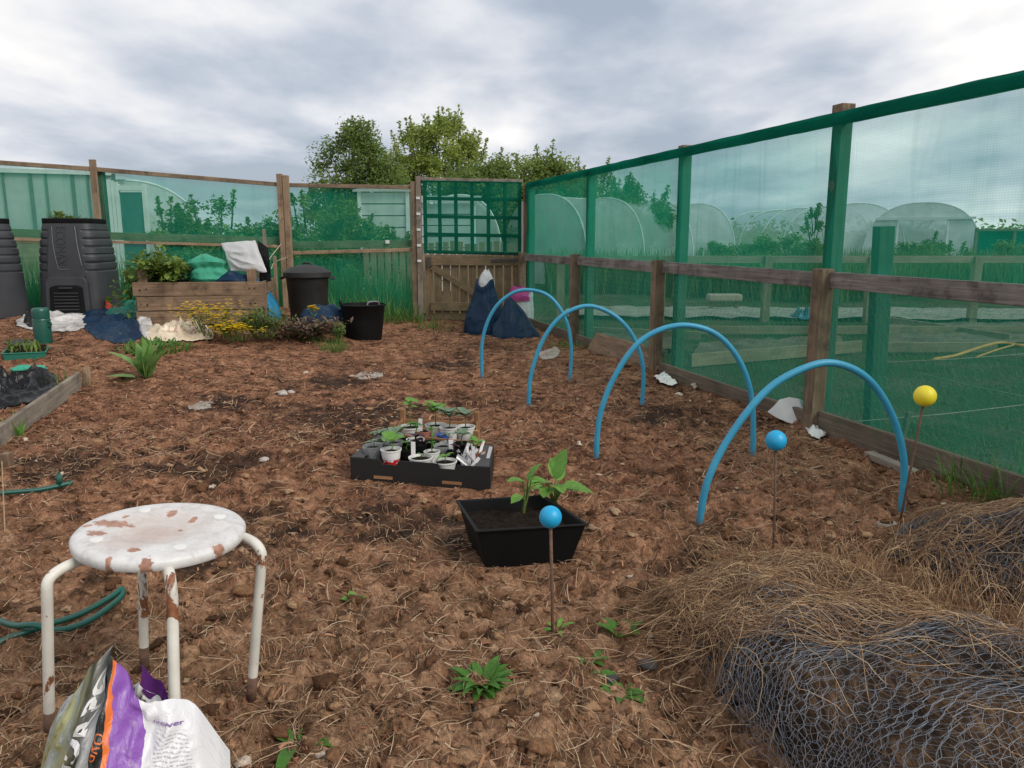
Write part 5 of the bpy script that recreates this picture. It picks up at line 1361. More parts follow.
def pot(c, r, h, mat, lab, plant=None, name='plant_pot', cat='pot', seed=0, tilt=0.0, fill=.86):
    """a tapered pot with compost and perhaps a seedling: (kind, leaves, height, leaf length, leaf width)"""
    c = Vector(c); r *= 1.08; h *= 1.1; R_ = random.Random(seed); t = thing(name, lab, cat, c, 'pots in the seedling trays')
    MB().lathe(c, [(r*.74, 0), (r*.76, .002), (r*.96, h-.008), (r*1.03, h-.006), (r*1.04, h), (r*.97, h), (r*.93, h-.008), (r*.74, .006)], 28, cap=False).build('cup', M[mat], t, 40)
    MB().lathe(c, [(r*.74, .002), (r*.90, h*fill-.004), (r*.5, h*fill+.004), (.0005, h*fill+.002)], 24, cap=False).build('compost', M['dark_soil'], t, True)
    if plant:
        mt, n, ph, L, W = plant; s = thing if False else None
        mb = MB(); st = c+Vector((0, 0, h*fill))
        mb.tube([st, st+Vector((R_.gauss(0, .004), 0, ph*.5)), st+Vector((R_.gauss(0, .006), R_.gauss(0, .006), ph))], [.0035, .003, .0025], 6)
        for k in range(n):
            a = k*2.4+seed; e = R_.uniform(.1, .8); z = ph*(1-.5*k/max(n, 1)*R_.random())
            mb.leaf(st+Vector((0, 0, z)), (math.cos(a), math.sin(a), e), L*1.35*R_.uniform(.7, 1.15), W*1.5*R_.uniform(.8, 1.1), .7, n=5, fold=.25, tip=.75)
        mb.build('seedling', M[mt], t, True)
    return t
pot(tp_(.115, .24), .042, .085, 'clear_cup', 'clear plastic cup of dark compost at the left front of the black tray', ('leaf_greyish', 3, .03, .025, .018), seed=1)
pot(tp_(.265, .20), .043, .080, 'red_white_cup', 'red and white tub with a pale broad-leaved seedling in the black tray', ('leaf_bright', 3, .055, .055, .05), seed=2)
pot(tp_(.49, .19), .049, .056, 'white_plastic', 'plain white round tub at the middle of the tray front', ('leaf_weed', 2, .02, .02, .012), seed=3)
pot(tp_(.675, .17), .048, .050, 'white_plastic', 'white round tub next to the bundle of white plant labels', ('leaf_bright', 5, .03, .035, .015), seed=4)
pot(tp_(.22, .58), .04, .075, 'clear_cup', 'clear cup with a drooping grey-green seedling behind the red tub', ('leaf_greyish', 5, .05, .05, .03), seed=5)
pot(tp_(.42, .52), .042, .08, 'black_plastic', 'small black pot with a dark purple seedling', ('leaf_purple', 7, .05, .035, .022), seed=6)
pot(tp_(.62, .60), .043, .075, 'clear_cup', 'clear cup with flecked compost right of the purple seedling', None, seed=7)
pot(tp_(.36, .82), .04, .07, 'white_plastic', 'white pot with a leggy green seedling at the back of the black tray', ('leaf_weed', 6, .085, .045, .03), seed=8)
pot(tp_(.76, .76), .038, .075, 'black_plastic', 'black pot with round-leaved seedlings behind the plant labels', ('leaf_greyish', 7, .06, .04, .034), seed=9)
pot(tp_(.885, .62), .036, .06, 'terracotta', 'small terracotta pot with a bright sprig at the right end of the tray', ('leaf_bright', 6, .05, .04, .02), seed=10)
pot(tp_(.08, .72), .04, .06, 'white_plastic', 'white pot with trailing pale leaves at the back left of the tray', ('leaf_greyish', 8, .05, .05, .026), seed=11)
pot(cp_(.17, .45), .056, .062, 'white_plastic', 'wide white bowl with a tall spindly seedling in the wooden crate', ('leaf_bright', 5, .145, .045, .03), seed=12)
pot(cp_(.48, .55), .05, .07, 'white_plastic', 'white tub with a tall yellow-green plant in the middle of the crate', ('leaf_bright', 12, .11, .055, .035), seed=13)
pot(cp_(.66, .42), .046, .075, 'white_plastic', 'white tub with blue-grey leaves right of the yellow-green plant', ('leaf_greyish', 9, .09, .055, .04), seed=14)
pot(cp_(.86, .5), .045, .075, 'white_plastic', 'white tub with sparse silvery leaves at the right end of the crate', ('leaf_greyish', 6, .075, .045, .035), seed=15)
pot(cp_(.34, .38), .034, .05, 'terracotta', 'small orange pot between the white bowl and tubs in the crate', None, seed=16)
pot(cp_(.60, .16), .030, .06, 'blue_print', 'little blue cup at the front of the wooden crate', None, seed=17)
for k, (u, v, mt, lab, pl) in enumerate((
        (.19, .40, 'black_plastic', 'black pot with a grey-green sprig squeezed behind the clear cup', ('leaf_greyish', 5, .045, .03, .016)),
        (.36, .37, 'black_plastic', 'black pot with tiny seedlings between the red tub and purple seedling', ('leaf_weed', 6, .04, .022, .012)),
        (.555, .38, 'white_plastic', 'white pot of mixed sprouts behind the two front white tubs', ('leaf_weed', 7, .05, .024, .012)),
        (.50, .80, 'black_plastic', 'black pot with a lanky pale seedling at the back middle of the tray', ('leaf_bright', 5, .08, .026, .016)),
        (.635, .84, 'white_plastic', 'white pot with silvery leaves at the back of the black tray', ('leaf_greyish', 6, .05, .028, .016)),
        (.72, .46, 'black_plastic', 'black pot with a small dark seedling left of the plant labels', ('leaf_purple', 5, .04, .024, .014)),
        (.24, .82, 'black_plastic', 'black pot with fine green shoots at the back left of the tray', ('leaf_weed', 8, .06, .024, .010)))):
    pot(tp_(u, v), .034, .066, mt, lab, pl, seed=40+k)
def labels():
    R_ = random.Random(2)
    c = tp_(.85, .36); mb = MB(); t = thing('plant_labels', 'bundle of white plastic plant labels fanned in the corner of the black tray', 'plant labels', c)
    for k in range(15):
        q = c+Vector((R_.gauss(0, .028), R_.gauss(0, .03), .01)); d = Vector((R_.gauss(0, .6), abs(R_.gauss(0, .3))-.1, .9)).normalized()
        MB().beam(q, q+d*R_.uniform(.08, .115), .015, .0012, up=(R_.gauss(0, 1), -1, R_.gauss(0, .5))).build('label', M['label_white'], t)
    for i, (u, v, fn, lab) in enumerate(((.685, .52, tp_, 'white plant label standing upright behind the white tubs'), (.42, .30, tp_, 'white plant label beside the purple seedling'), (.30, .38, cp_, 'white plant label standing in the wide white bowl'), (.025, .30, tp_, 'folded white card at the left end of the black tray'))):
        q = fn(u, v); w = .02 if i < 3 else .05
        o = MB().beam(q, q+Vector((R_.gauss(0, .01), .01, .115 if i < 3 else .06)), w, .0014, up=(0, -1, 0)).build('plant_label' if i < 3 else 'folded_card', M['label_white'], None, None, loc=q); props(o, lab, 'plant label' if i < 3 else 'card')
labels()

# ------------------------------------------------------------------ compost bag in front of the stool
def mk_bag():
    m, nt, b = new_mat('bag_print'); v = uvc(nt)
    sp = nt.nodes.new('ShaderNodeSeparateXYZ'); nt.links.new(v, sp.inputs[0])
    wob = noise_n(nt, mapping(nt, v, (1.5, 4, 1)), 1.6, 3, .5)
    ad = N(nt, 'ShaderNodeMath', operation='MULTIPLY_ADD', n_1=.045); nt.links.new(wob, ad.inputs[0]); nt.links.new(sp.outputs['X'], ad.inputs[2])
    x = ad.outputs[0]
    pic = ramp(nt, noise_n(nt, mapping(nt, v, (7, 3.2, 1), (0, 0, .5)), 1, 5, .6, .7), [(.28, (.05, .055, .035)), (.38, (.22, .22, .09)), (.46, (.42, .40, .20)), (.53, (.30, .34, .26)), (.60, (.50, .53, .55)), (.68, (.22, .19, .25)), (.76, (.50, .38, .28))])
    # left picture | black | orange | purple | white back
    r = nt.nodes.new('ShaderNodeValToRGB'); r.color_ramp.interpolation = 'CONSTANT'; el = r.color_ramp.elements
    el[0].position = 0; el[0].color = (.5, .5, .5, 1); el[1].position = .425; el[1].color = (.014, .017, .016, 1)
    for p, c in ((.515, (.72, .16, .03)), (.54, (.23, .085, .38)), (.69, (.66, .65, .66)), (1.0, (.6, .6, .6))):
        e = el.new(p); e.color = (*c, 1)
    nt.links.new(x, r.inputs[0])
    pic = mixc(nt, ramp(nt, x, [(.24, (0, 0, 0)), (.33, (.88, .88, .88))]), pic, (.035, .034, .028))
    isl = ramp(nt, x, [(.36, (1, 1, 1)), (.44, (0, 0, 0))])
    col = mixc(nt, isl, r.outputs[0], pic)
    # rows of small grey print on the white side
    wv = nt.nodes.new('ShaderNodeTexWave'); wv.bands_direction = 'Y'; wv.inputs['Scale'].default_value = 11.5; nt.links.new(v, wv.inputs['Vector'])
    gap = noise_n(nt, mapping(nt, v, (90, 36, 1)), 1, 1)
    lines = ramp(nt, wv.outputs['Fac'], [(.62, (0, 0, 0)), (.74, (1, 1, 1))]); gp = ramp(nt, gap, [(.42, (0, 0, 0)), (.5, (1, 1, 1))])
    inx_ = ramp(nt, x, [(.745, (0, 0, 0)), (.75, (1, 1, 1)), (.905, (1, 1, 1)), (.91, (0, 0, 0))])
    iny = ramp(nt, sp.outputs['Y'], [(.80, (1, 1, 1)), (.81, (0, 0, 0))])
    k = mixc(nt, 1.0, mixc(nt, 1.0, lines, gp, 'MULTIPLY'), mixc(nt, 1.0, inx_, iny, 'MULTIPLY'), 'MULTIPLY')
    kk = mixc(nt, 1.0, k, (.62, .62, .62), 'MULTIPLY')
    col = mixc(nt, kk, col, (.2, .2, .22))
    dirt = ramp(nt, noise_n(nt, v, 9, 6, .7), [(.58, (0, 0, 0)), (.72, (.55, .55, .55))]); col = mixc(nt, dirt, col, (.50, .46, .44))
    nt.links.new(col, b.inputs['Base Color']); b.inputs['Roughness'].default_value = .33
    cr = noise_n(nt, mapping(nt, v, (14, 7, 1)), 1.3, 5, .6, 1.5); bump(nt, b, cr, .35, .01)
    return m
M['bag_print'] = mk_bag()
def compost_bag():
    base = Vector((-.715, 1.235, 0)); zg = gza(base.x, base.y, .1)
    t = thing('compost_bag', 'crumpled open compost bag, purple and orange striped, standing in front of the stool', 'bag', base)
    Wd = .385
    def topz(u):    # the slanting, gathered mouth
        return np.interp(u, [0, .12, .25, .38, .47, .55, .68, .80, .92, 1.0], [.12, .205, .262, .300, .312, .285, .222, .210, .185, .07])
    def edge(v, side):
        return np.interp(v, [0, .5, .8, 1.0], [.5, .41, .30, .235])*(-1 if side == 0 else 1)
    def surf(u, v, s):
        # u across, v up, s = -1 front, +1 back
        zt = float(topz(u))
        xl, xr = float(edge(v*zt/.335, 0)), float(edge(v*zt/.335, 1))
        x = base.x+.005+(xl+(xr-xl)*u)*Wd - .02*v
        bulge = .105*(max(0, math.sin(PI*min(1, max(0, u))))**.7)*(1-.72*max(0, v)**1.5)
        n1 = mnoise.noise(Vector((u*4.2+v*1.6, v*2.2, 1.7*s)))
        n2 = 1-abs(mnoise.noise(Vector((u*7-v*3.2, v*2.6, 5+s))))*2.2
        fold = .034*n1+.020*n2*(.3+v)+.010*mnoise.noise(Vector((u*19-v*7, v*9, 2+s)))
        # the deep pleat between the picture side and the printed stripe
        pl = math.exp(-((u-.405)/.045)**2)*.038*(max(0, v)**.7)
        y = base.y+.02+.10*v+(bulge+fold*(max(0, math.sin(PI*min(1, max(0, u))))**.6))*s+(pl if s < 0 else 0)
        if s > 0: zt = zt-.02-.10*v
        z = zg-.03+(zt+.03)*v+.010*mnoise.noise(Vector((u*9, v*2, 3*s)))*v
        return Vector((x, y, z))
    mb = MB(); mb.grid(lambda u, v: surf(u, v, -1), 96, 48)
    f = mb.build('front_face', M['bag_print'], t, True)
    mb = MB(); mb.grid(lambda u, v: surf(1-u, v, 1), 96, 48, 1.0, 1.0); mb.uv = [(.99+a*.05 if True else a, b) for a, b in mb.uv]
    mb.build('back_face', M['bag_white'], t, True)
    # purple inside flap showing at the back of the mouth
    def flap(u, v):
        uu = .47+.30*u; a = surf(uu, 1, 1); return a+Vector((.004*v, .012*v, (.035*(1-u)*v-.012*(1-v))+.006*mnoise.noise(Vector((u*6, v*3, 0)))))
    MB().grid(flap, 20, 6).build('inner_flap', M['bag_purple'], t, True)
    def let(body, size, u0, v0, ang, su, mat, nm):
        vs_, fs_ = text_geo(body, size, size*(.035 if size > .03 else .01)); vv = []
        for x, y, z in vs_:
            a, b = x*math.cos(ang)-y*math.sin(ang), x*math.sin(ang)+y*math.cos(ang)
            u, v = u0+a/Wd*su, v0+b/.31
            q = surf(u, v, -1); e = .004; n = (surf(u+e, v, -1)-surf(u-e, v, -1)).cross(surf(u, v+e, -1)-surf(u, v-e, -1)).normalized()
            if n.y > 0: n = -n
            vv.append(q+n*.0035)
        MB().add(vv, fs_).build(nm, mat, t)
    let('PURPO', .046, .345, .70, 1.2, .8, M['label_white'], 'large_lettering')
    let('GRO', .018, .462, .60, 1.2, 1.1, M['orange_ink'], 'orange_lettering')
    let('Grower', .015, .79, .86, -.04, 1.1, M['purple_ink'], 'small_lettering')
M['bag_white'] = m_plain('bag_white', (.66, .65, .66), (.5, .48, .48), 8, .35, .1, 30)
M['bag_purple'] = m_plain('bag_purple', (.10, .02, .16), (.07, .012, .11), 8, .3, .1, 30)
M['orange_ink'] = m_plain('orange_ink', (.72, .16, .03), None, 8, .4, 0)
M['purple_ink'] = m_plain('purple_ink', (.22, .09, .36), None, 8, .4, 0)
compost_bag()

# ------------------------------------------------------------------ rolls of wire netting under hay
def heap_fn(A, B, w, h, capA=.9, lump=.075, seed=0, wB=None):
    A = Vector(A); B = Vector(B); ax = (B-A); L = ax.length; ax.normalize(); sd = Vector((ax.y, -ax.x, 0))
    def fn(s, u, k=1.0):
        """s 0..1 along the roll, u 0..1 over it from one side to the other"""
        a = PI*u; e = min(1, max(0, s/.34)); r = math.sqrt(max(0.0, 1-(1-e)**2))**capA
        ww = (w+((wB or w)-w)*s); r = .04+.96*r
        p = A.lerp(B, s)
        n = mnoise.noise(Vector((s*3.2*L, u*2.6, seed)))*lump+mnoise.noise(Vector((s*8*L, u*6, seed+4)))*lump*.45
        c, si = math.cos(a), max(0, math.sin(a))
        x = -math.copysign(abs(c)**.8, c)*(ww*r*k+n); z = (si**.75)*(h*r*k+n*1.2)
        q = p+sd*x*-1
        return Vector((q.x, q.y, float(terr(q.x, q.y))+z+.0))
    return fn, L
def mk_haybase():
    m, nt, b = new_mat('hay_base'); v = pos(nt)
    a = noise_n(nt, mapping(nt, v, (60, 14, 30), (0, 0, .5)), 1, 5, .65, 1.0)
    a2 = noise_n(nt, v, 5, 5, .6)
    col = ramp(nt, a, [(.3, (.022, .014, .009)), (.5, (.08, .047, .027)), (.68, (.20, .12, .065))])
    col = mixc(nt, ramp(nt, a2, [(.40, (0, 0, 0)), (.62, (.8, .8, .8))]), col, (.018, .017, .018))
    nt.links.new(col, b.inputs['Base Color']); b.inputs['Roughness'].default_value = .95; b.inputs['Specular IOR Level'].default_value = .1
    bump(nt, b, a, 1.0, .02); return m
M['hay_base'] = mk_haybase()
def strand_mesh(items, r=.0012):
    """items: lists of points; each becomes a thin three-sided strand"""
    V = []; F = []
    for pts in items:
        prev = None
        for i, p in enumerate(pts):
            d = pts[min(i+1, len(pts)-1)]-pts[max(i-1, 0)]
            if d.length < 1e-6: d = Vector((1, 0, 0))
            _, s, n = frame(d); b = len(V)
            rr = r*(1 if i < len(pts)-1 else .4)
            for k in range(3): V.append(p+s*(math.cos(k*2.094)*rr)+n*(math.sin(k*2.094)*rr))
            if prev is not None:
                for k in range(3): F.append((prev+k, prev+(k+1) % 3, b+(k+1) % 3, b+k))
            prev = b
    return npmesh('strand', [tuple(v) for v in V], F)
def wire_roll(A, B, w, h, lab, seed, layers, strands, hay_bias, wB=None, cell=.026):
    fn, L = heap_fn(A, B, w, h, seed=seed, wB=wB)
    t = thing('wire_netting_roll', lab, 'wire roll', A, 'rolls of wire netting')
    MB().grid(lambda u, v: fn(v, u, .86), 60, 60).build('core', M['hay_base'], t, True)
    arc = (w+(wB or w))/2*1.1+h*1.3
    for k in range(layers):
        sc = .90+.13*k/max(layers-1, 1)
        me = hex_mesh(lambda x, y: fn(min(1, x/L), min(1, max(0, y/arc+.03*math.sin(x*5+k))), sc+.035*mnoise.noise(Vector((x*4, y*4, k*3.3)))), L, arc, cell, .0005 if k < layers-1 else .00068, seed*10+k, .16)
        link('netting_layer', me, M['wire_old'], t)
    R_ = random.Random(seed); items = []
    for i in range(strands):
        s = R_.random()**(hay_bias) if i % 2 else R_.random()*.34; u = min(.98, max(.02, R_.gauss(.5+.22*min(1, s/.35), .20))) if s > .25 else R_.uniform(.03, .97)
        p = fn(s, u, 1.03); a = R_.gauss(-.75, .75)+(PI if R_.random() < .5 else 0); ln = R_.uniform(.04, .30); pts = []; cv = R_.gauss(0, 2.4) if R_.random() < .8 else R_.gauss(0, 9); n = 7
        for j in range(n):
            pts.append(p+Vector((0, 0, .006+.004*R_.random())))
            a += cv*ln/n*1.6; 
            q = p+Vector((math.cos(a), math.sin(a), 0))*(ln/n)
            # follow the surface of the roll
            ax = (Vector(B)-Vector(A)); s2 = max(0, min(1, (q-Vector(A)).dot(ax)/ax.length_squared)); sdv = Vector((ax.y, -ax.x, 0)).normalized()
            off = (q-Vector(A).lerp(Vector(B), s2)).dot(sdv); ww = w+((wB or w)-w)*s2
            c = max(-.99, min(.99, off/(ww*1.03))); u2 = math.acos(max(-1, min(1, -(-c))))/PI
            z = fn(s2, u2, 1.03).z if abs(c) < .985 else q.z-.004
            q.z = max(z, float(terr(q.x, q.y))+.004)+.01*math.sin(j*1.3+i)*.4
            p = q
        items.append(pts)
    o = link('dry_hay', strand_mesh(items, .0007), M['hay'], t); o['kind'] = 'stuff'
    return fn
wire_roll((.63, 2.20, 0), (1.30, .60, 0), .30, .205, 'large roll of wire netting and hay in the front right corner', 3, 4, 4200, 2.3, wB=.54)
wire_roll((1.30, 2.52, 0), (2.35, 1.75, 0), .27, .25, 'second netting roll behind, nearer the fence and the yellow ball', 7, 4, 1200, 1.2, wB=.36)
# the bank of loose hay between and in front of the two rolls
R_ = random.Random(77); items = []
def strand(p, ln, a, cv, lift=.012, n=6):
    pts = []
    for j in range(n):
        z = gzf(p.x, p.y); pts.append(Vector((p.x, p.y, z+lift*(1+.8*math.sin(j*1.1+a)))))
        a += cv*ln/n; p = p+Vector((math.cos(a), math.sin(a), 0))*(ln/n)
    return pts
for i in range(1700):
    s = R_.random(); p = Vector((.66, 2.46, 0)).lerp(Vector((2.0, 1.35, 0)), s)+Vector((R_.gauss(0, .10), R_.gauss(0, .10), 0))
    items.append(strand(p, R_.uniform(.05, .28), R_.gauss(-.65, .7)+(PI if R_.random() < .5 else 0), R_.gauss(0, 3), R_.uniform(.01, .11 if .25 < s else .03)))
o = link('loose_hay', strand_mesh(items, .0008), M['hay']); props(o, kind='stuff')

# ------------------------------------------------------------------ what lies on the soil: clods, straw, bark
def visible_xy(n, y0, y1, pw, seed):
    r = np.random.default_rng(seed); y = y0+(y1-y0)*r.random(n)**pw
    x = (r.random(n)*2-1)*(.80*y+.15); ok = (x < 1.757-.275*(y-4.29)-.06)
    return x[ok], y[ok]
def clods():
    ico = bpy.data.meshes.new('tmp'); import bmesh
    bm = bmesh.new(); bmesh.ops.create_icosphere(bm, subdivisions=2, radius=1); base = np.array([v.co for v in bm.verts]); tri = np.array([[v.index for v in f.verts] for f in bm.faces]); bm.free(); bpy.data.meshes.remove(ico)
    x, y = visible_xy(6200, .95, 6.5, 1.5, 5); n = len(x); r = np.random.default_rng(8)
    size = .0035+.017*r.random(n)**4.5+.004*r.random(n)
    z = gz(x, y)
    V = np.zeros((n, len(base), 3))
    for i in range(n):
        q = base+.0
        f = 1+.35*np.sin(base@r.normal(0, 2.2, 3)+r.random()*6)+.22*np.sin(base@r.normal(0, 5, 3)+r.random()*6)
        f = f*(1+r.normal(0, .13, len(base)))
        q = base*f[:, None]*size[i]*np.array([r.uniform(.8, 1.5), r.uniform(.7, 1.2), r.uniform(.4, .75)])
        a = r.random()*6.28; c, s = math.cos(a), math.sin(a)
        V[i, :, 0] = q[:, 0]*c-q[:, 1]*s+x[i]; V[i, :, 1] = q[:, 0]*s+q[:, 1]*c+y[i]; V[i, :, 2] = q[:, 2]+z[i]+size[i]*.12
    F = (tri[None]+(np.arange(n)*len(base))[:, None, None]).reshape(-1, 3)
    me = npmesh('soil_clods', V.reshape(-1, 3), F); o = link('soil_clods', me, M['clod']); props(o, kind='stuff')
clods()
def ribbons(name, n, y0, y1, pw, L, W, mat, seed, curl, lift, wfn=None):
    """thin flat fibres lying over the soil"""
    x, y = visible_xy(n, y0, y1, pw, seed); r = np.random.default_rng(seed+1)
    if wfn is not None:
        k = r.random(len(x)) < wfn(x, y); x, y = x[k], y[k]
    n = len(x); m = 5
    ln = L[0]+(L[1]-L[0])*r.random(n)**2.2; a = r.random(n)*6.283; cv = r.normal(0, curl, n); w = W*(.6+.8*r.random(n))
    tl = r.normal(0, lift, n); hh = np.abs(r.normal(0, lift*.35, n))*ln/ .1*.1
    px, py = x.copy(), y.copy(); C_ = []; D_ = []
    for j in range(m):
        C_.append((px.copy(), py.copy())); D_.append(a.copy())
        px += np.cos(a)*ln/(m-1); py += np.sin(a)*ln/(m-1); a = a+cv*ln/(m-1)
    z0 = gz(C_[0][0], C_[0][1]); z1 = gz(C_[-1][0], C_[-1][1]); zm = gz(C_[m//2][0], C_[m//2][1])
    V = np.zeros((n, m, 2, 3))
    for j in range(m):
        t = j/(m-1); X, Y = C_[j]; z = np.maximum(z0*(1-t)+z1*t, gz(X, Y)*.7+.3*(z0*(1-t)+z1*t))+.003+np.maximum(0, tl)*ln*t+hh*math.sin(PI*t)
        nx, ny = -np.sin(D_[j]), np.cos(D_[j]); ww = w*(1-.5*t)
        for s, q in ((0, -1), (1, 1)):
            V[:, j, s, 0] = X+nx*ww*q*.5; V[:, j, s, 1] = Y+ny*ww*q*.5; V[:, j, s, 2] = z+ww*q*.25
    idx = np.arange(n*m*2).reshape(n, m, 2)
    F = np.stack([idx[:, :-1, 0], idx[:, 1:, 0], idx[:, 1:, 1], idx[:, :-1, 1]], -1).reshape(-1, 4)
    me = npmesh(name, V.reshape(-1, 3), F); o = link(name, me, mat); props(o, kind='stuff'); return o
def patch(x, y): return np.clip(.55+1.5*fbm(x*1.7, y*1.7, 3, 60), .05, 1)
ribbons('straw_litter', 34000, .95, 4.4, 1.3, (.012, .11), .0017, M['straw'], 21, 11, .16, patch)
ribbons('straw_litter', 14000, 3.2, 9.5, 1.1, (.02, .14), .0030, M['straw'], 31, 7, .14, patch)
ribbons('bark_litter', 14000, 1.0, 5.5, 1.2, (.006, .035), .0052, M['bark'], 41, 6, .25)
ribbons('bark_litter', 22000, 3.6, 10.5, .95, (.012, .055), .0085, M['bark'], 51, 6, .25)

# stones, ash and pale scraps on the soil
def stone(px, py, r, lab, mat, seed, flat=.6):
    p = GS(px, py); s = MB(); s.lathe((0, 0, 0), [(max(.001, math.sin(PI*k/8)), -math.cos(PI*k/8)) for k in range(9)], 14, cap=False)
    s.v = [Vector(v)*r*(1+.35*mnoise.noise(Vector(v)*1.3+Vector((seed*3, 0, 0)))) for v in s.v]; s.v = [p+Vector((v.x*1.25, v.y, v.z*flat+r*.25)) for v in s.v]
    o = s.build('stone', mat, None, True, loc=p); props(o, lab, 'stone'); return o
M['stone_pale'] = m_plain('stone_pale', (.46, .42, .38), (.28, .24, .21), 25, .9, .5, 70)
M['stone_dark'] = m_plain('stone_dark', (.05, .045, .045), (.03, .027, .026), 25, .8, .4, 70)
stone(282, 396, .035, 'small pale stone at the edge of the black burnt patch', M['stone_pale'], 1)
stone(291, 393, .022, 'tiny pale stone touching the one by the burnt patch', M['stone_pale'], 2)
stone(418, 379, .07, 'flat tan stone on the soil behind the seedling crate', M['clod'], 3, .4)
stone(648, 667, .022, 'dark round stone in the foreground near the wire roll', M['stone_dark'], 4)
stone(612, 683, .018, 'small dark stone beside the round-leaved weed', M['stone_dark'], 5)
stone(264, 462, .02, 'pale pebble above the stool seat', M['stone_pale'], 6)
stone(243, 593, .028, 'grey pebble behind the right leg of the stool', M['clod'], 7)
stone(517, 598, .026, 'tan lump of stone below the black planter', M['clod'], 8)
crumple('ash_patch', [(354, 375), (370, 372), (384, 375), (372, 379), (358, 379)], .006, M['ash'], 4, 'patch of white ash on the soil in front of the tub', 'ash', off=-.012)
crumple('ash_patch', [(188, 405), (200, 402), (214, 404), (206, 409), (192, 409)], .006, M['ash'], 7, 'small white ash patch left of the burnt soil', 'ash', off=-.012)
crumple('ash_patch', [(866, 522), (885, 516), (898, 521), (884, 530), (868, 529)], .006, M['ash'], 9, 'pale dusty patch at the right foot of the largest hoop', 'ash', off=-.012)
def scraps():
    p = G(788, 424); o = MB()
    o.prism([(-.12, .015), (-.07, -.015), (.0, -.04), (.07, -.055), (.105, -.03), (.12, .03), (.11, .09), (.07, .118), (.01, .125), (-.05, .105), (-.085, .06)], G(788, 424)+Vector((0, .0, .045)), (1, -.25, -.05), (0.12, .55, .8), .006)
    q = o.build('plastic_fragment', M['white_plastic'], None, None, .003, loc=p); rough_up(q, .006, 9, 2); props(q, 'curved white plastic fragment leaning near the foot of the fence post', 'plastic scrap')
    crumple('plastic_fragment', [(806, 430), (814, 427), (819, 434), (826, 436), (820, 440), (810, 437)], .05, M['white_plastic'], 4, 'small broken white fragment at the base of the fence post', 'plastic scrap')
    crumple('plastic_fragment', [(655, 378), (664, 376), (670, 381), (678, 384), (672, 386), (660, 383)], .05, M['white_plastic'], 6, 'white scrap by the fence behind the third hoop', 'plastic scrap')
    crumple('plastic_fragment', [(690, 384), (696, 381), (700, 387), (694, 390)], .03, M['cream_film'], 8, 'small cream scrap at the fence foot between two posts', 'plastic scrap')
    crumple('white_sheet', [(538, 357), (550, 352), (560, 353), (556, 360), (542, 362)], .05, M['card_pale'], 12, 'pale rag on the soil between the two farthest hoops', 'rag')
    a, b = G(586, 352), G(655, 374); d = (b-a).normalized()
    o = MB().grid(lambda u, v: a.lerp(b, u)+Vector((.1*v, .05*v, .015+.17*v+.012*mnoise.noise(Vector((u*8, v*4, 0))))), 30, 8); q = o.build('bark_slab', M['wood_pallet'], None, True, loc=a); q.modifiers.new('thick', 'SOLIDIFY').thickness = .012
    props(q, 'curled brown cardboard strip leaning along the foot of the fence', 'cardboard')
    p = G(902, 452); o = MB().beam(p+Vector((-.02, 0, -.06)), P(909, 412, p.y), .03, .022).build('stake', M['wood_damp'], None, None, .003, loc=p); props(o, 'short dark wooden stake beside the leaning yellow ball rod', 'stake')
    a, b = G(868, 458)+Vector((0, 0, .02)), G(915, 478)+Vector((0, 0, .02)); o = MB().beam(a, b, .05, .03).build('timber_offcut', M['wood_silver'], None, None, .003, loc=a); rough_up(o, .004, 20); props(o, 'grey timber offcut lying along the fence board by the yellow ball', 'timber')
M['card_pale'] = m_plain('card_pale', (.40, .33, .28), (.28, .22, .18), 14, .9, .2)
scraps()
# ================================================================== beyond the fences
M['tunnel_film'] = m_film('tunnel_film', (.80, .82, .82), .66, .5, .35)
M['tunnel_clear'] = m_film('tunnel_clear', (.80, .82, .82), .46, .5, .35)
M['white_paint'] = m_plain('white_paint', (.72, .73, .72), (.58, .59, .58), 3, .5, .05)
M['panel'] = m_film('panel', (.66, .70, .69), .85, .45, .3)
M['shed_white'] = m_plain('shed_white', (.62, .64, .64), (.46, .48, .48), 3, .6, .1)
M['rib_dark'] = m_plain('rib_dark', (.12, .15, .15), None, 4, .6, .1)
M['door_teal'] = m_plain('door_teal', (.06, .17, .17), None, 4, .5, .1)
M['wood_allot'] = m_wood('wood_allot', (.34, .27, .19), (.17, .13, .09))
M['tarp'] = m_plain('tarp', (.03, .16, .24), None, 6, .5, .2)
M['orange_rope'] = m_plain('orange_rope', (.58, .30, .07), None, 6, .7, .2)
M['tree_dark'] = m_leaf('tree_dark', (.22, .30, .085), (.11, .175, .045), 1.3, .5, c3=(.22, .26, .075))
M['tree_light'] = m_leaf('tree_light', (.40, .47, .12), (.22, .29, .07), 1.4, .5, c3=(.38, .39, .10))
M['tree_mid'] = m_leaf('tree_mid', (.28, .36, .095), (.14, .21, .055), 1.4, .5, c3=(.27, .29, .08))
M['bush_leaf'] = m_leaf('bush_leaf', (.17, .27, .07), (.075, .14, .035), 2.5, .38, c3=(.26, .34, .11))

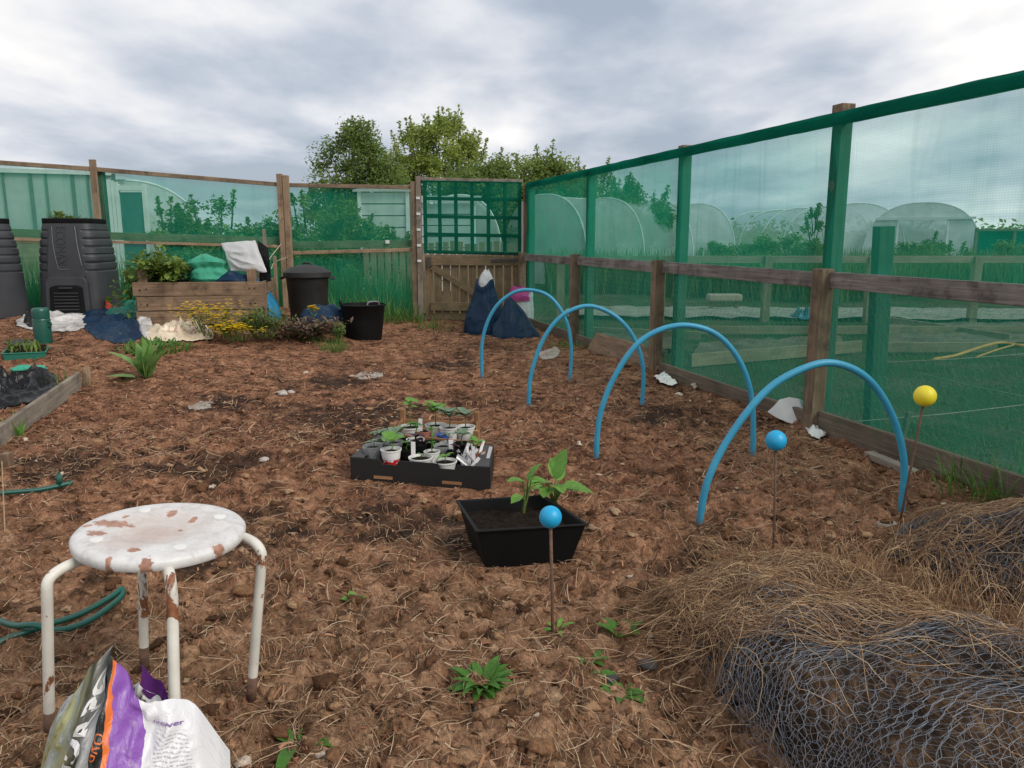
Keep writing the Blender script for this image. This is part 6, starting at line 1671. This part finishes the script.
def polytunnel(a, b, hw, h, nh, lab, film='tunnel_film', ends=(False, False), door=None, hr=.022):
    a = Vector((a[0], a[1], 0)); b = Vector((b[0], b[1], 0)); ax = (b-a).normalized(); sd = Vector((ax.y, -ax.x, 0)); L = (b-a).length
    t = thing('polytunnel', lab, 'polytunnel', a, 'polytunnels on the allotments')
    def pt(s, v, k=1.0, sag=0.0):
        an = PI*v; c, sn = math.cos(an), math.sin(an)
        return a+ax*L*s+sd*(-math.copysign(abs(c)**.85, c)*(hw*k-sag))+Vector((0, 0, -.1+(max(0, sn)**.62)*(h*k-sag+.1)))
    MB().grid(lambda u, v: pt(u, v, 1, .05*abs(math.sin(PI*u*(nh-1)))*math.sin(PI*v)+.012*mnoise.noise(Vector((u*L, v*5, 1)))), 8*(nh-1), 28).build('cover', M[film], t, True)
    for k in range(nh):
        MB().tube([pt(k/(nh-1), v/28, 1.008) for v in range(29)], hr, 8).build('hoop', M['white_paint'], t, True)
    MB().tube([pt(s/8, .5, .985) for s in range(9)], .018, 6).build('ridge_pole', M['white_paint'], t, True)
    for e, on in enumerate(ends):
        if not on: continue
        s = e; c = pt(s, .5); vs = [pt(s, v/28, .998) for v in range(29)]; o = ax*(-.01 if e == 0 else .01)
        if door and e == 0:
            dw, dh = door
            # gable of film with a doorway
            outl = [(hw*-math.copysign(abs(math.cos(PI*v/28))**.85, math.cos(PI*v/28)), -.1+(max(0, math.sin(PI*v/28))**.62)*(h+.1)) for v in range(29)]
            pts = outl+[(dw, -.1), (dw, dh), (-dw, dh), (-dw, -.1)]
            MB().prism(pts, a+ax*L*s+o, sd, (0, 0, 1), .004).build('gable', M['white_paint'], t)
            for x in (-dw, dw): MB().beam(a+ax*L*s+sd*x+o*4+Vector((0, 0, -.1)), a+ax*L*s+sd*x+o*4+Vector((0, 0, dh)), .05, .05).build('door_post', M['white_paint'], t)
            MB().beam(a+ax*L*s+sd*(-hw*.82)+o*6+Vector((0, 0, dh)), a+ax*L*s+sd*(hw*.86)+o*6+Vector((0, 0, dh+.02)), .05, .075).build('lintel', M['white_paint'], t)
        else:
            outl = [(hw*-math.copysign(abs(math.cos(PI*v/28))**.85, math.cos(PI*v/28)), -.1+(max(0, math.sin(PI*v/28))**.62)*(h+.1)) for v in range(29)]
            MB().prism(outl, a+ax*L*s+o, sd, (0, 0, 1), .004).build('gable', M[film], t)
    return t
M['panel_bright'] = m_film('panel_bright', (.76, .77, .76), .9, .5, .3)
def X_(px, zc): return (px-512)/FPX*zc
polytunnel((X_(543, 21), 20.7), (X_(690, 26.5), 26.1), 1.45, 2.2, 4, 'long white polytunnel with four pale hoops behind the middle of the right fence', ends=(True, True))
polytunnel((X_(846, 27), 26.6), (X_(752, 35), 34.5), 1.75, 2.25, 5, 'translucent polytunnel beyond the bushes, left of the tall near post', 'tunnel_clear', (True, False))
polytunnel((X_(908, 26), 25.6), (X_(905, 33), 32.5), 1.72, 2.22, 4, 'polytunnel with a white framed doorway in its end wall', ends=(True, True), door=(.72, 1.72))
polytunnel((X_(140, 15.2), 15), (X_(60, 22), 21.8), 1.55, 2.15, 4, 'polytunnel with a curved end arch behind the left fence', 'tunnel_clear', ends=(True, False))
polytunnel((X_(462, 18.5), 18.2), (X_(470, 24), 23.7), .98, 2.05, 3, 'small white polytunnel seen through the gate trellis', 'tunnel_clear', (True, False))

def panel_greenhouse():
    p0 = Vector((X_(-60, 13.6), 13.3, 0)); p1 = Vector((X_(132, 14.2), 14.0, 0)); t = thing('greenhouse', 'long pale panelled greenhouse with dark upright ribs behind the left fence', 'greenhouse', p0)
    ax = (p1-p0).normalized(); n = Vector((ax.y, -ax.x, 0)); L = (p1-p0).length
    def Q(x, z, o=0): return p0+ax*x+Vector((0, 0, z))+n*o
    MB().beam(Q(0, .5, 0), Q(L, .5, 0), .08, 1.25).build('base_wall', M['wood_allot'], t)
    MB().beam(Q(0, 1.66, 0), Q(L, 1.66, 0), .03, 1.06).build('wall', M['panel'], t)
    k = 0; x = .1
    while x < L:
        MB().beam(Q(x, 1.1, .03), Q(x, 2.2, .03), .05 if k % 2 else .03, .03, up=n).build('rib', M['rib_dark'], t); x += .24 if k % 2 else .42; k += 1
    MB().beam(Q(-.1, 2.24, .03), Q(L*.99, 2.20, .03), .10, .07).build('gutter', M['white_paint'], t)
    MB().add([Q(-.1, 2.27, .05), Q(L, 2.23, .05), Q(L, 2.26, -1.6), Q(-.1, 2.30, -1.6)], [(0, 1, 2, 3)]).build('roof', M['panel'], t)
    MB().beam(Q(L, .5, -.03), Q(L, .5, -1.5), .05, 1.2).build('end_wall', M['wood_allot'], t)
    p = Vector((X_(150, 13.9), 13.6, 0)); t = thing('shed_door', 'teal door in a pale frame right of the panelled greenhouse', 'door', p)
    MB().box(p+Vector((0, 0, 1.0)), .38, .04, 1.72).build('leaf', M['door_teal'], t)
    for s in (-1, 1): MB().box(p+Vector((s*.23, -.02, 1.0)), .06, .07, 2.0, along='z').build('door_frame', M['white_paint'], t)
    MB().box(p+Vector((0, -.02, 1.93)), .40, .07, .08).build('door_frame', M['white_paint'], t)
    for k in range(3):
        q = Vector((X_(129+3.6*k, 13.6), 13.3, 0)); o = MB().beam(q, q+Vector((-.05, .1, 2.06-.02*k)), .055, .02, up=(0, -1, 0)).build('board', M['white_paint'], None, loc=q)
        props(o, ('white board leaning left of the teal door, nearest the greenhouse', 'middle one of three white boards leaning by the teal door', 'white board leaning closest to the teal door')[k], 'board', 'white boards leaning by the greenhouse')
panel_greenhouse()
def slatted_shed(px0, px1, yt, yb, zc, nslat, lab, roof=True):
    a = Vector((X_(px0, zc), zc*.983, 0)); w = X_(px1, zc)-X_(px0, zc); zt = P(px0, yt, a.y).z
    t = thing('shed', lab, 'shed', a)
    zb = 0
    for k in range(nslat):
        g = zt/nslat; MB().beam(a+Vector((0, 0, g*(k+.5))), a+Vector((w, 0, g*(k+.5))), .03, g-.025, roll=.12).build('slat', M['shed_white'], t)
    for x in (0, w): MB().beam(a+Vector((x, -.02, -.1)), a+Vector((x, -.02, zt+.03)), .06, .06).build('corner_post', M['white_paint'], t)
    MB().box(a+Vector((w/2, .62, zt/2)), w-.02, 1.2, zt-.03).build('body', M['rib_dark'], t)
    if roof: MB().add([a+Vector((-.1, -.12, zt+.03)), a+Vector((w+.1, -.12, zt+.03)), a+Vector((w+.1, 1.4, zt+.22)), a+Vector((-.1, 1.4, zt+.22)), a+Vector((-.1, -.12, zt-.0)), a+Vector((w+.1, -.12, zt-.0))], [(0, 1, 2, 3), (4, 5, 1, 0)]).build('roof', M['panel_bright'], t)
slatted_shed(366, 412, 192, 240, 15.0, 9, 'white slatted shed behind the back fence, left of the gate')
slatted_shed(421, 476, 203, 240, 16.5, 8, 'pale boarded shed seen through the left of the gate trellis')
def pickets():
    a = P(362, 239, 11.9); b = P(522, 239, 11.9); a.z = b.z = 0; t = thing('picket_fence', 'bare wooden picket fence across the path behind the gate', 'fence', a); n = 22
    for k in range(n):
        q = a.lerp(b, (k+.5)/n); MB().beam(q+Vector((0, 0, -.05)), q+Vector((0, 0, 1.0+.05*random.random())), .085, .018, up=(0, -1, 0)).build('picket', M['wood_allot'], t)
    for z in (.25, .8): MB().beam(a+Vector((0, .03, z)), b+Vector((0, .03, z)), .04, .07).build('rail', M['wood_allot'], t)
pickets()

# trees and bushes: limbs with leaves gathered in clumps along them
def crown_mesh(clumps, n, leaf, R_, mat, name, parent, core=.55):
    tot = sum(r[0]*r[1] for c, r in clumps); rg = np.random.default_rng(R_.randrange(10**6)); Vs = []; 
    for c, r in clumps:
        m = max(12, int(n*(r[0]*r[1])/tot)); d = rg.normal(0, 1, (m, 3)); d /= np.linalg.norm(d, axis=1)[:, None]
        q = d*(rg.random(m)**.5)[:, None]
        q *= (1+.30*np.sin(d@rg.normal(0, 3.5, 3)+rg.random()*6))[:, None]
        Vs.append(np.array(c)+q*np.array(r))
    C_ = np.concatenate(Vs); m = len(C_)
    u = rg.normal(0, 1, (m, 3)); u[:, 2] *= .55; u /= np.linalg.norm(u, axis=1)[:, None]
    w = rg.normal(0, 1, (m, 3)); w = np.cross(u, w); w /= np.linalg.norm(w, axis=1)[:, None]
    L = leaf*(.6+.8*rg.random(m))[:, None]; Wd = L*.55
    V = np.stack([C_-u*L*.5, C_+w*Wd*.5, C_+u*L*.5, C_-w*Wd*.5], 1).reshape(-1, 3)
    F = np.arange(m*4).reshape(-1, 4)
    return link(name, npmesh(name, V, F), mat, parent)
def tree(base, h, env, nclump, nleaf, leaf, mat, lab, seed, name='tree', cat='tree', spiky=0, cr=(.28, .5), trunk=.10):
    """env: list of (dx, z centre, rx, rz) lobes of the crown"""
    R_ = random.Random(seed); base = Vector(base)-Vector((0, 0, .30 if cat == 'tree' else .1)); t = thing(name, lab, cat, base)
    cl = []; wood = MB(); tops = []
    for k in range(nclump):
        dx, zc, rx, rz = R_.choice(env); 
        while True:
            d = Vector((R_.uniform(-1, 1), R_.uniform(-1, 1), R_.uniform(-1, 1)))
            if d.length < 1: break
        d = d.normalized()*d.length**.45
        c = base+Vector((dx+d.x*rx, d.y*rx*.9, zc+d.z*rz)); s = R_.uniform(*cr)
        cl.append(((c.x, c.y, c.z), (s, s, s*R_.uniform(.6, .9)))); tops.append(c)
    for k in range(spiky):
        dx, zc, rx, rz = R_.choice(env); a = R_.uniform(0, 6.28); f = R_.uniform(.3, 1.0)
        p = base+Vector((dx+math.cos(a)*rx*f, math.sin(a)*rx*.8*f, zc+rz*math.sqrt(max(.05, 1-f*f))*.95)); l = R_.uniform(.25, .6)*(1 if cat == 'tree' else .45)
        dr = Vector((math.cos(a)*.35*f, math.sin(a)*.35*f, 1)).normalized()
        for j in range(5): c = p+dr*l*j/4; s = (.15 if cat == 'tree' else .07)*(1-.15*j); cl.append(((c.x, c.y, c.z), (s, s, s*1.2)))
        wood.tube([p-dr*.4, p+dr*l], [.018, .006], 5); 
    hub = base+Vector((env[0][0]*.3, 0, h*.30))
    wood.tube(spline([base+Vector((0, 0, -.2)), base.lerp(hub, .5)+Vector((.04, 0, 0)), hub, base+Vector((env[0][0], 0, h*.72))], 5), [trunk*(1-.055*i) for i in range(16)], 10)
    for c in R_.sample(tops, min(len(tops), 34)):
        m_ = hub.lerp(c, .5)+Vector((R_.gauss(0, .1), R_.gauss(0, .1), R_.gauss(.05, .1)))
        wood.tube(spline([hub+Vector((0, 0, R_.uniform(-.2, .5)*h*.3)), m_, c], 4), [trunk*.42*(1-.1*i) for i in range(9)], 6)
    wood.build('trunk', M['limb'], t, True); crown_mesh(cl, nleaf, leaf, R_, mat, 'crown', t)
    return t
def B(px, Y): return (X_(px, Y/.983), Y, 0)
tree(B(361, 22), 4.3, [(-.1, 2.6, 1.05, 1.75), (.15, 3.4, .55, 1.05), (-.75, 2.0, .6, .8), (.5, 2.1, .8, 1.2), (.9, 2.4, .6, 1.1)], 130, 32000, .085, M['tree_dark'], 'dark dense tree leftmost behind the back fence', 1, spiky=10)
tree(B(442, 25), 5.0, [(0, 3.2, 1.45, 1.75), (.3, 4.0, .9, .95), (-.7, 3.6, .75, 1.0), (.9, 3.0, .7, 1.2), (-1.2, 2.6, .9, 1.3)], 170, 36000, .085, M['tree_light'], 'tallest tree behind the gate, yellow-green with feathery top', 2, spiky=55, cr=(.2, .42))
tree(B(488, 21.5), 3.6, [(0, 2.3, .95, 1.2), (.2, 2.9, .45, .6), (-.6, 2.2, .7, .9)], 90, 22000, .085, M['tree_dark'], 'smaller dark tree right of the tallest tree', 3, spiky=8)
tree(B(543, 23), 3.8, [(-.1, 2.5, .95, 1.2), (.15, 3.2, .45, .5), (.75, 2.3, .6, .9)], 80, 20000, .085, M['tree_mid'], 'round green tree above the corner of the two fences', 4, spiky=10)
tree(B(514, 23.5), 3.3, [(0, 2.1, .8, 1.0), (.4, 2.3, .5, .7)], 50, 14000, .085, M['tree_mid'], 'low tree filling the gap above the gate trellis', 8, spiky=8)
tree(B(588, 24), 3.6, [(0, 2.3, .7, 1.15), (.6, 1.9, .55, .8), (-.5, 2.1, .5, .8)], 60, 15000, .08, M['tree_mid'], 'thin tree seen partly through the right fence net', 5, spiky=16, cr=(.18, .36))
tree(B(636, 23), 3.1, [(0, 2.0, .8, .85), (.55, 1.7, .5, .55), (-.6, 2.0, .6, .8)], 55, 12000, .085, M['tree_dark'], 'bushy tree showing above the white polytunnel through the net', 6, spiky=14, cr=(.18, .36))
tree(B(228, 13.2), 2.0, [(0, 1.15, .75, .65), (.5, .9, .5, .6), (-.4, .9, .5, .5)], 60, 14000, .065, M['bush_leaf'], 'wide green bush behind the back fence above the raised bed', 11, 'bush', 'bush', spiky=16, cr=(.14, .28), trunk=.04)
tree(B(182, 12.8), 1.8, [(0, 1.1, .35, .55), (.3, .9, .3, .5)], 26, 4000, .06, M['bush_leaf'], 'loose straggly bush against the curved tunnel end', 12, 'bush', 'bush', spiky=14, cr=(.1, .2), trunk=.03)
tree(B(318, 13.5), 2.2, [(0, 1.2, .75, .75), (.6, 1.0, .5, .7), (-.3, .8, .6, .6)], 70, 16000, .065, M['bush_leaf'], 'big leafy bush behind the netted panel left of the gate', 13, 'bush', 'bush', spiky=14, cr=(.14, .3), trunk=.04)
tree(B(380, 12.9), 1.6, [(0, .8, .55, .5), (.3, .7, .4, .5)], 40, 8000, .055, M['bush_leaf'], 'low bush in front of the white slatted shed', 14, 'bush', 'bush', spiky=16, cr=(.12, .22), trunk=.03)
tree(B(770, 20), 1.5, [(0, .75, .95, .5), (.9, .65, .7, .4), (-.6, .6, .6, .4)], 60, 10000, .08, M['bush_leaf'], 'spreading green bush in front of the translucent tunnel', 15, 'bush', 'bush', cr=(.18, .34), trunk=.04)
tree(B(804, 18.5), 2.0, [(0, 1.3, .22, .55)], 12, 900, .075, M['bush_leaf'], 'slender sapling standing in front of the translucent tunnel', 16, 'sapling', 'sapling', spiky=6, cr=(.08, .16), trunk=.025)
tree(B(912, 19.5), 1.5, [(0, .6, .62, .7), (.6, .5, .5, .5), (-.5, .45, .4, .4)], 70, 14000, .07, M['bush_leaf'], 'dark bush growing before the doorway of the framed tunnel', 17, 'bush', 'bush', spiky=22, cr=(.16, .3), trunk=.04)
for i, (px, Y, lab) in enumerate(((985, 21, 'bush before the green screen on the far right'), (1030, 20, 'bush at the right edge of the photo before the green screen'), (700, 24, 'low bush at the right end of the long white tunnel'))):
    tree(B(px, Y), 1.4, [(0, .6, .8, .5), (.6, .5, .6, .4)], 45, 8000, .08, M['bush_leaf'], lab, 30+i, 'bush', 'bush', cr=(.18, .34), trunk=.04)

# weeds behind the back fence, hedge on the horizon
def weed_bank(name, x0, x1, yfn, n, h, mat, seed, w=.02):
    rg = np.random.default_rng(seed); x = x0+(x1-x0)*rg.random(n); y = yfn(x)+rg.random(n)*1.2
    a = rg.random(n)*6.28; L = h*(.4+.7*rg.random(n)); lean = .45*rg.random(n); ww = w*(.6+.8*rg.random(n)); z = terr(x, y)-.12
    dx, dy = np.cos(a)*lean, np.sin(a)*lean; nx, ny = -np.sin(a), np.cos(a); V = np.zeros((n, 6, 3))
    for j, t in enumerate((0, .55, 1)):
        for s, q in ((0, -1), (1, 1)):
            V[:, j*2+s, 0] = x+dx*L*t*t+nx*ww*q*.5*(1.05-t); V[:, j*2+s, 1] = y+dy*L*t*t+ny*ww*q*.5*(1.05-t); V[:, j*2+s, 2] = z+L*t
    i = np.arange(n)[:, None]*6; F = np.concatenate([i+np.array([0, 1, 3, 2]), i+np.array([2, 3, 5, 4])])
    o = link(name, npmesh(name, V.reshape(-1, 3), F), mat); props(o, kind='stuff')
bx, by = [p.x for p in BF], [p.y for p in BF]
weed_bank('tall_weeds', -6.4, -1.4, lambda x: np.interp(x, bx, by)+.25, 3200, .75, M['leaf_grass'], 4, .022)
weed_bank('allotment_grass', .5, 9.5, lambda x: np.maximum(2.2, 4.29-(x-1.9)/.275)+np.random.default_rng(3).random(len(x))*9, 20000, .075, M['leaf_olive'], 5, .010)
def horizon_hedge():
    rg = np.random.default_rng(12); cl = []
    for k in range(420):
        th = rg.uniform(-1.0, 1.0); R = rg.uniform(55, 95); s = rg.uniform(1.2, 2.4)
        cl.append(((R*math.sin(th), R*math.cos(th), s*.45), (s*1.6, s*1.2, s*.8)))
    o = crown_mesh(cl, 60000, .42, random.Random(3), M['tree_mid'], 'hedgerow', None); props(o, kind='stuff')
horizon_hedge()

# the neighbouring allotments on the right
def low_fence():
    Y = 11.1; t = thing('low_rail_fence', 'low pale rail fence across the allotments beyond the right fence', 'fence', (X_(640, Y), Y, 0))
    pr = [X_(p, Y) for p in (560, 660, 765, 868, 972, 1080)]
    for x in pr: MB().beam((x, Y, -.2), (x, Y, .84), .11, .10, up=(0, 1, 0)).build('post', M['wood_allot'], t, None, .005)
    for a, b in zip(pr, pr[1:]): MB().beam((a+.06, Y-.0, .79), (b-.06, Y-.0, .79), .03, .10).build('rail', M['wood_allot'], t, None, .004)
low_fence()
p = Vector((2.28, 4.75, -.12)); o = MB().beam(p, P(884, 226, 4.72), .095, .095, up=(0, 1, 0)).build('fence_post', M['wood_green'], None, None, .005, loc=p); props(o, 'thick leaning post just outside the right fence, topped below the net rail', 'post')
def edging(a, b, h, lab, w=.04):
    a = G(*a, dz=-.08) if len(a) == 2 else a; b = G(*b, dz=-.08) if len(b) == 2 else b
    o = MB().beam(a+Vector((0, 0, h/2)), b+Vector((0, 0, h/2)), w, h, up=(0, 0, 1)).build('bed_edging', M['wood_allot'], None, None, .004, loc=a); props(o, lab, 'edging board', 'edging boards of the neighbouring beds')
edging((872, 352), (996, 352), .10, 'pale edging board of the bed below the orange rope')
edging((690, 367), (860, 352), .12, 'edging board seen through the net between two posts')
edging((700, 334), (1040, 334), .10, 'longest edging board at the back of the neighbouring beds')
edging((585, 335), (700, 340), .10, 'edging board of a far bed behind the third fence post')
edging((880, 322), (1010, 342), .09, 'slanting edging board beyond the leaning post')
for (a, b, z, lab) in (((838, 440), (1040, 418), .10, 'pale string stretched low across the nearest neighbouring bed'), ((912, 384), (1040, 415), .10, 'slanting pale string behind the yellow ball'), ((870, 372), (1030, 362), .08, 'white string along the bed behind the largest hoop')):
    a = G(*a, dz=-.05); b = G(*b, dz=-.05); o = MB().tube([a+Vector((0, 0, z)), a.lerp(b, .5)+Vector((0, 0, z-.01)), b+Vector((0, 0, z))], .0032, 5).build('string', M['card_pale'], None, True, loc=a); props(o, lab, 'string')
w = [G(932, 366, dz=-.04)+Vector((0, 0, .06)), G(955, 364, dz=-.04)+Vector((0, 0, .08)), G(985, 358, dz=-.04)+Vector((0, 0, .12)), G(1005, 353, dz=-.04)+Vector((0, 0, .10)), G(1045, 358, dz=-.04)+Vector((0, 0, .06))]
t = thing('orange_rope', 'orange rope coiled loosely on the neighbouring bed above the yellow ball', 'rope', w[0])
MB().tube(spline(w, 6), .014, 8).build('main_run', M['orange_rope'], t, True); MB().tube(spline([p+Vector((.25, .1, -.03)) for p in w[1:]], 6), .009, 6).build('loose_end', M['orange_rope'], t, True)
p = P(724, 300, 12.6); t = thing('white_trough', 'long white trough on legs on the neighbouring allotment', 'trough', (p.x, p.y, 0))
MB().box(p+Vector((0, 0, .04)), .55, .2, .12).build('trough_body', M['card_pale'], t, None, .03)
for s in (-1, 1): MB().beam((p.x+s*.2, p.y, -.1), (p.x+s*.2, p.y, p.z), .05, .05).build('leg', M['wood_allot'], t)
o = crumple('tarpaulin', [Vector((X_(793, 10.6), 10.4, 0)), Vector((X_(803, 10.6), 10.2, 0)), Vector((X_(820, 10.6), 10.3, 0)), Vector((X_(818, 10.6), 10.8, 0)), Vector((X_(798, 10.6), 10.9, 0))], .22, M['tarp'], 5, 'blue tarpaulin heap behind the nearest short fence post', 'tarpaulin')
def screen():
    t = thing('green_screen', 'dark green screen fence on posts at the far right', 'fence', (15.2, 24, 0)); a = Vector((X_(958, 25), 24.5, 0)); b = Vector((X_(1140, 25), 24.5, 0))
    MB().beam(a+Vector((0, 0, .62)), b+Vector((0, 0, .62)), .02, 1.45).build('screen_net', M['net_double'], t)
    for k in range(6): q = a.lerp(b, k/5); MB().beam(q+Vector((0, -.05, -.1)), q+Vector((0, -.05, 1.42)), .08, .08).build('post', M['wood_damp'], t)
    MB().beam(a+Vector((0, -.1, 1.36)), b+Vector((0, -.1, 1.36)), .04, .06).build('top_rail', M['wood_damp'], t)
screen()

def bed_sheet(name, px, mat, z):
    pts = [G(*q, dz=-.08) for q in px]; a, b, c, d = pts
    def fn(u, v):
        q = a.lerp(b, u).lerp(d.lerp(c, u), v); return Vector((q.x, q.y, z+.035*mnoise.noise(Vector((q.x*3, q.y*3, 2)))+.02*mnoise.noise(Vector((q.x*11, q.y*11, 5)))))
    o = MB().grid(fn, 60, 30).build(name, mat, None, True); props(o, kind='structure')
M['bed_soil'] = m_plain('bed_soil', (.15, .11, .075), (.055, .042, .028), 4, .95, .8, 30)
M['path_grit'] = m_plain('path_grit', (.30, .28, .25), (.17, .15, .12), 6, .95, .5, 60)
bed_sheet('bed_soil', [(875, 348), (1060, 344), (1060, 324), (890, 326)], M['bed_soil'], -.05)
bed_sheet('bed_soil', [(690, 362), (845, 350), (840, 338), (700, 344)], M['bed_soil'], -.05)
bed_sheet('bed_soil', [(590, 350), (680, 352), (680, 338), (600, 336)], M['bed_soil'], -.05)
bed_sheet('path', [(560, 318), (1090, 322), (1080, 311), (570, 308)], M['path_grit'], -.045)
weed_bank('rough_grass', .8, 14.5, lambda x: 15.5+1.2*np.sin(x*.8)+np.random.default_rng(8).random(len(x))*2.5, 9000, .95, M['leaf_olive'], 9, .05)
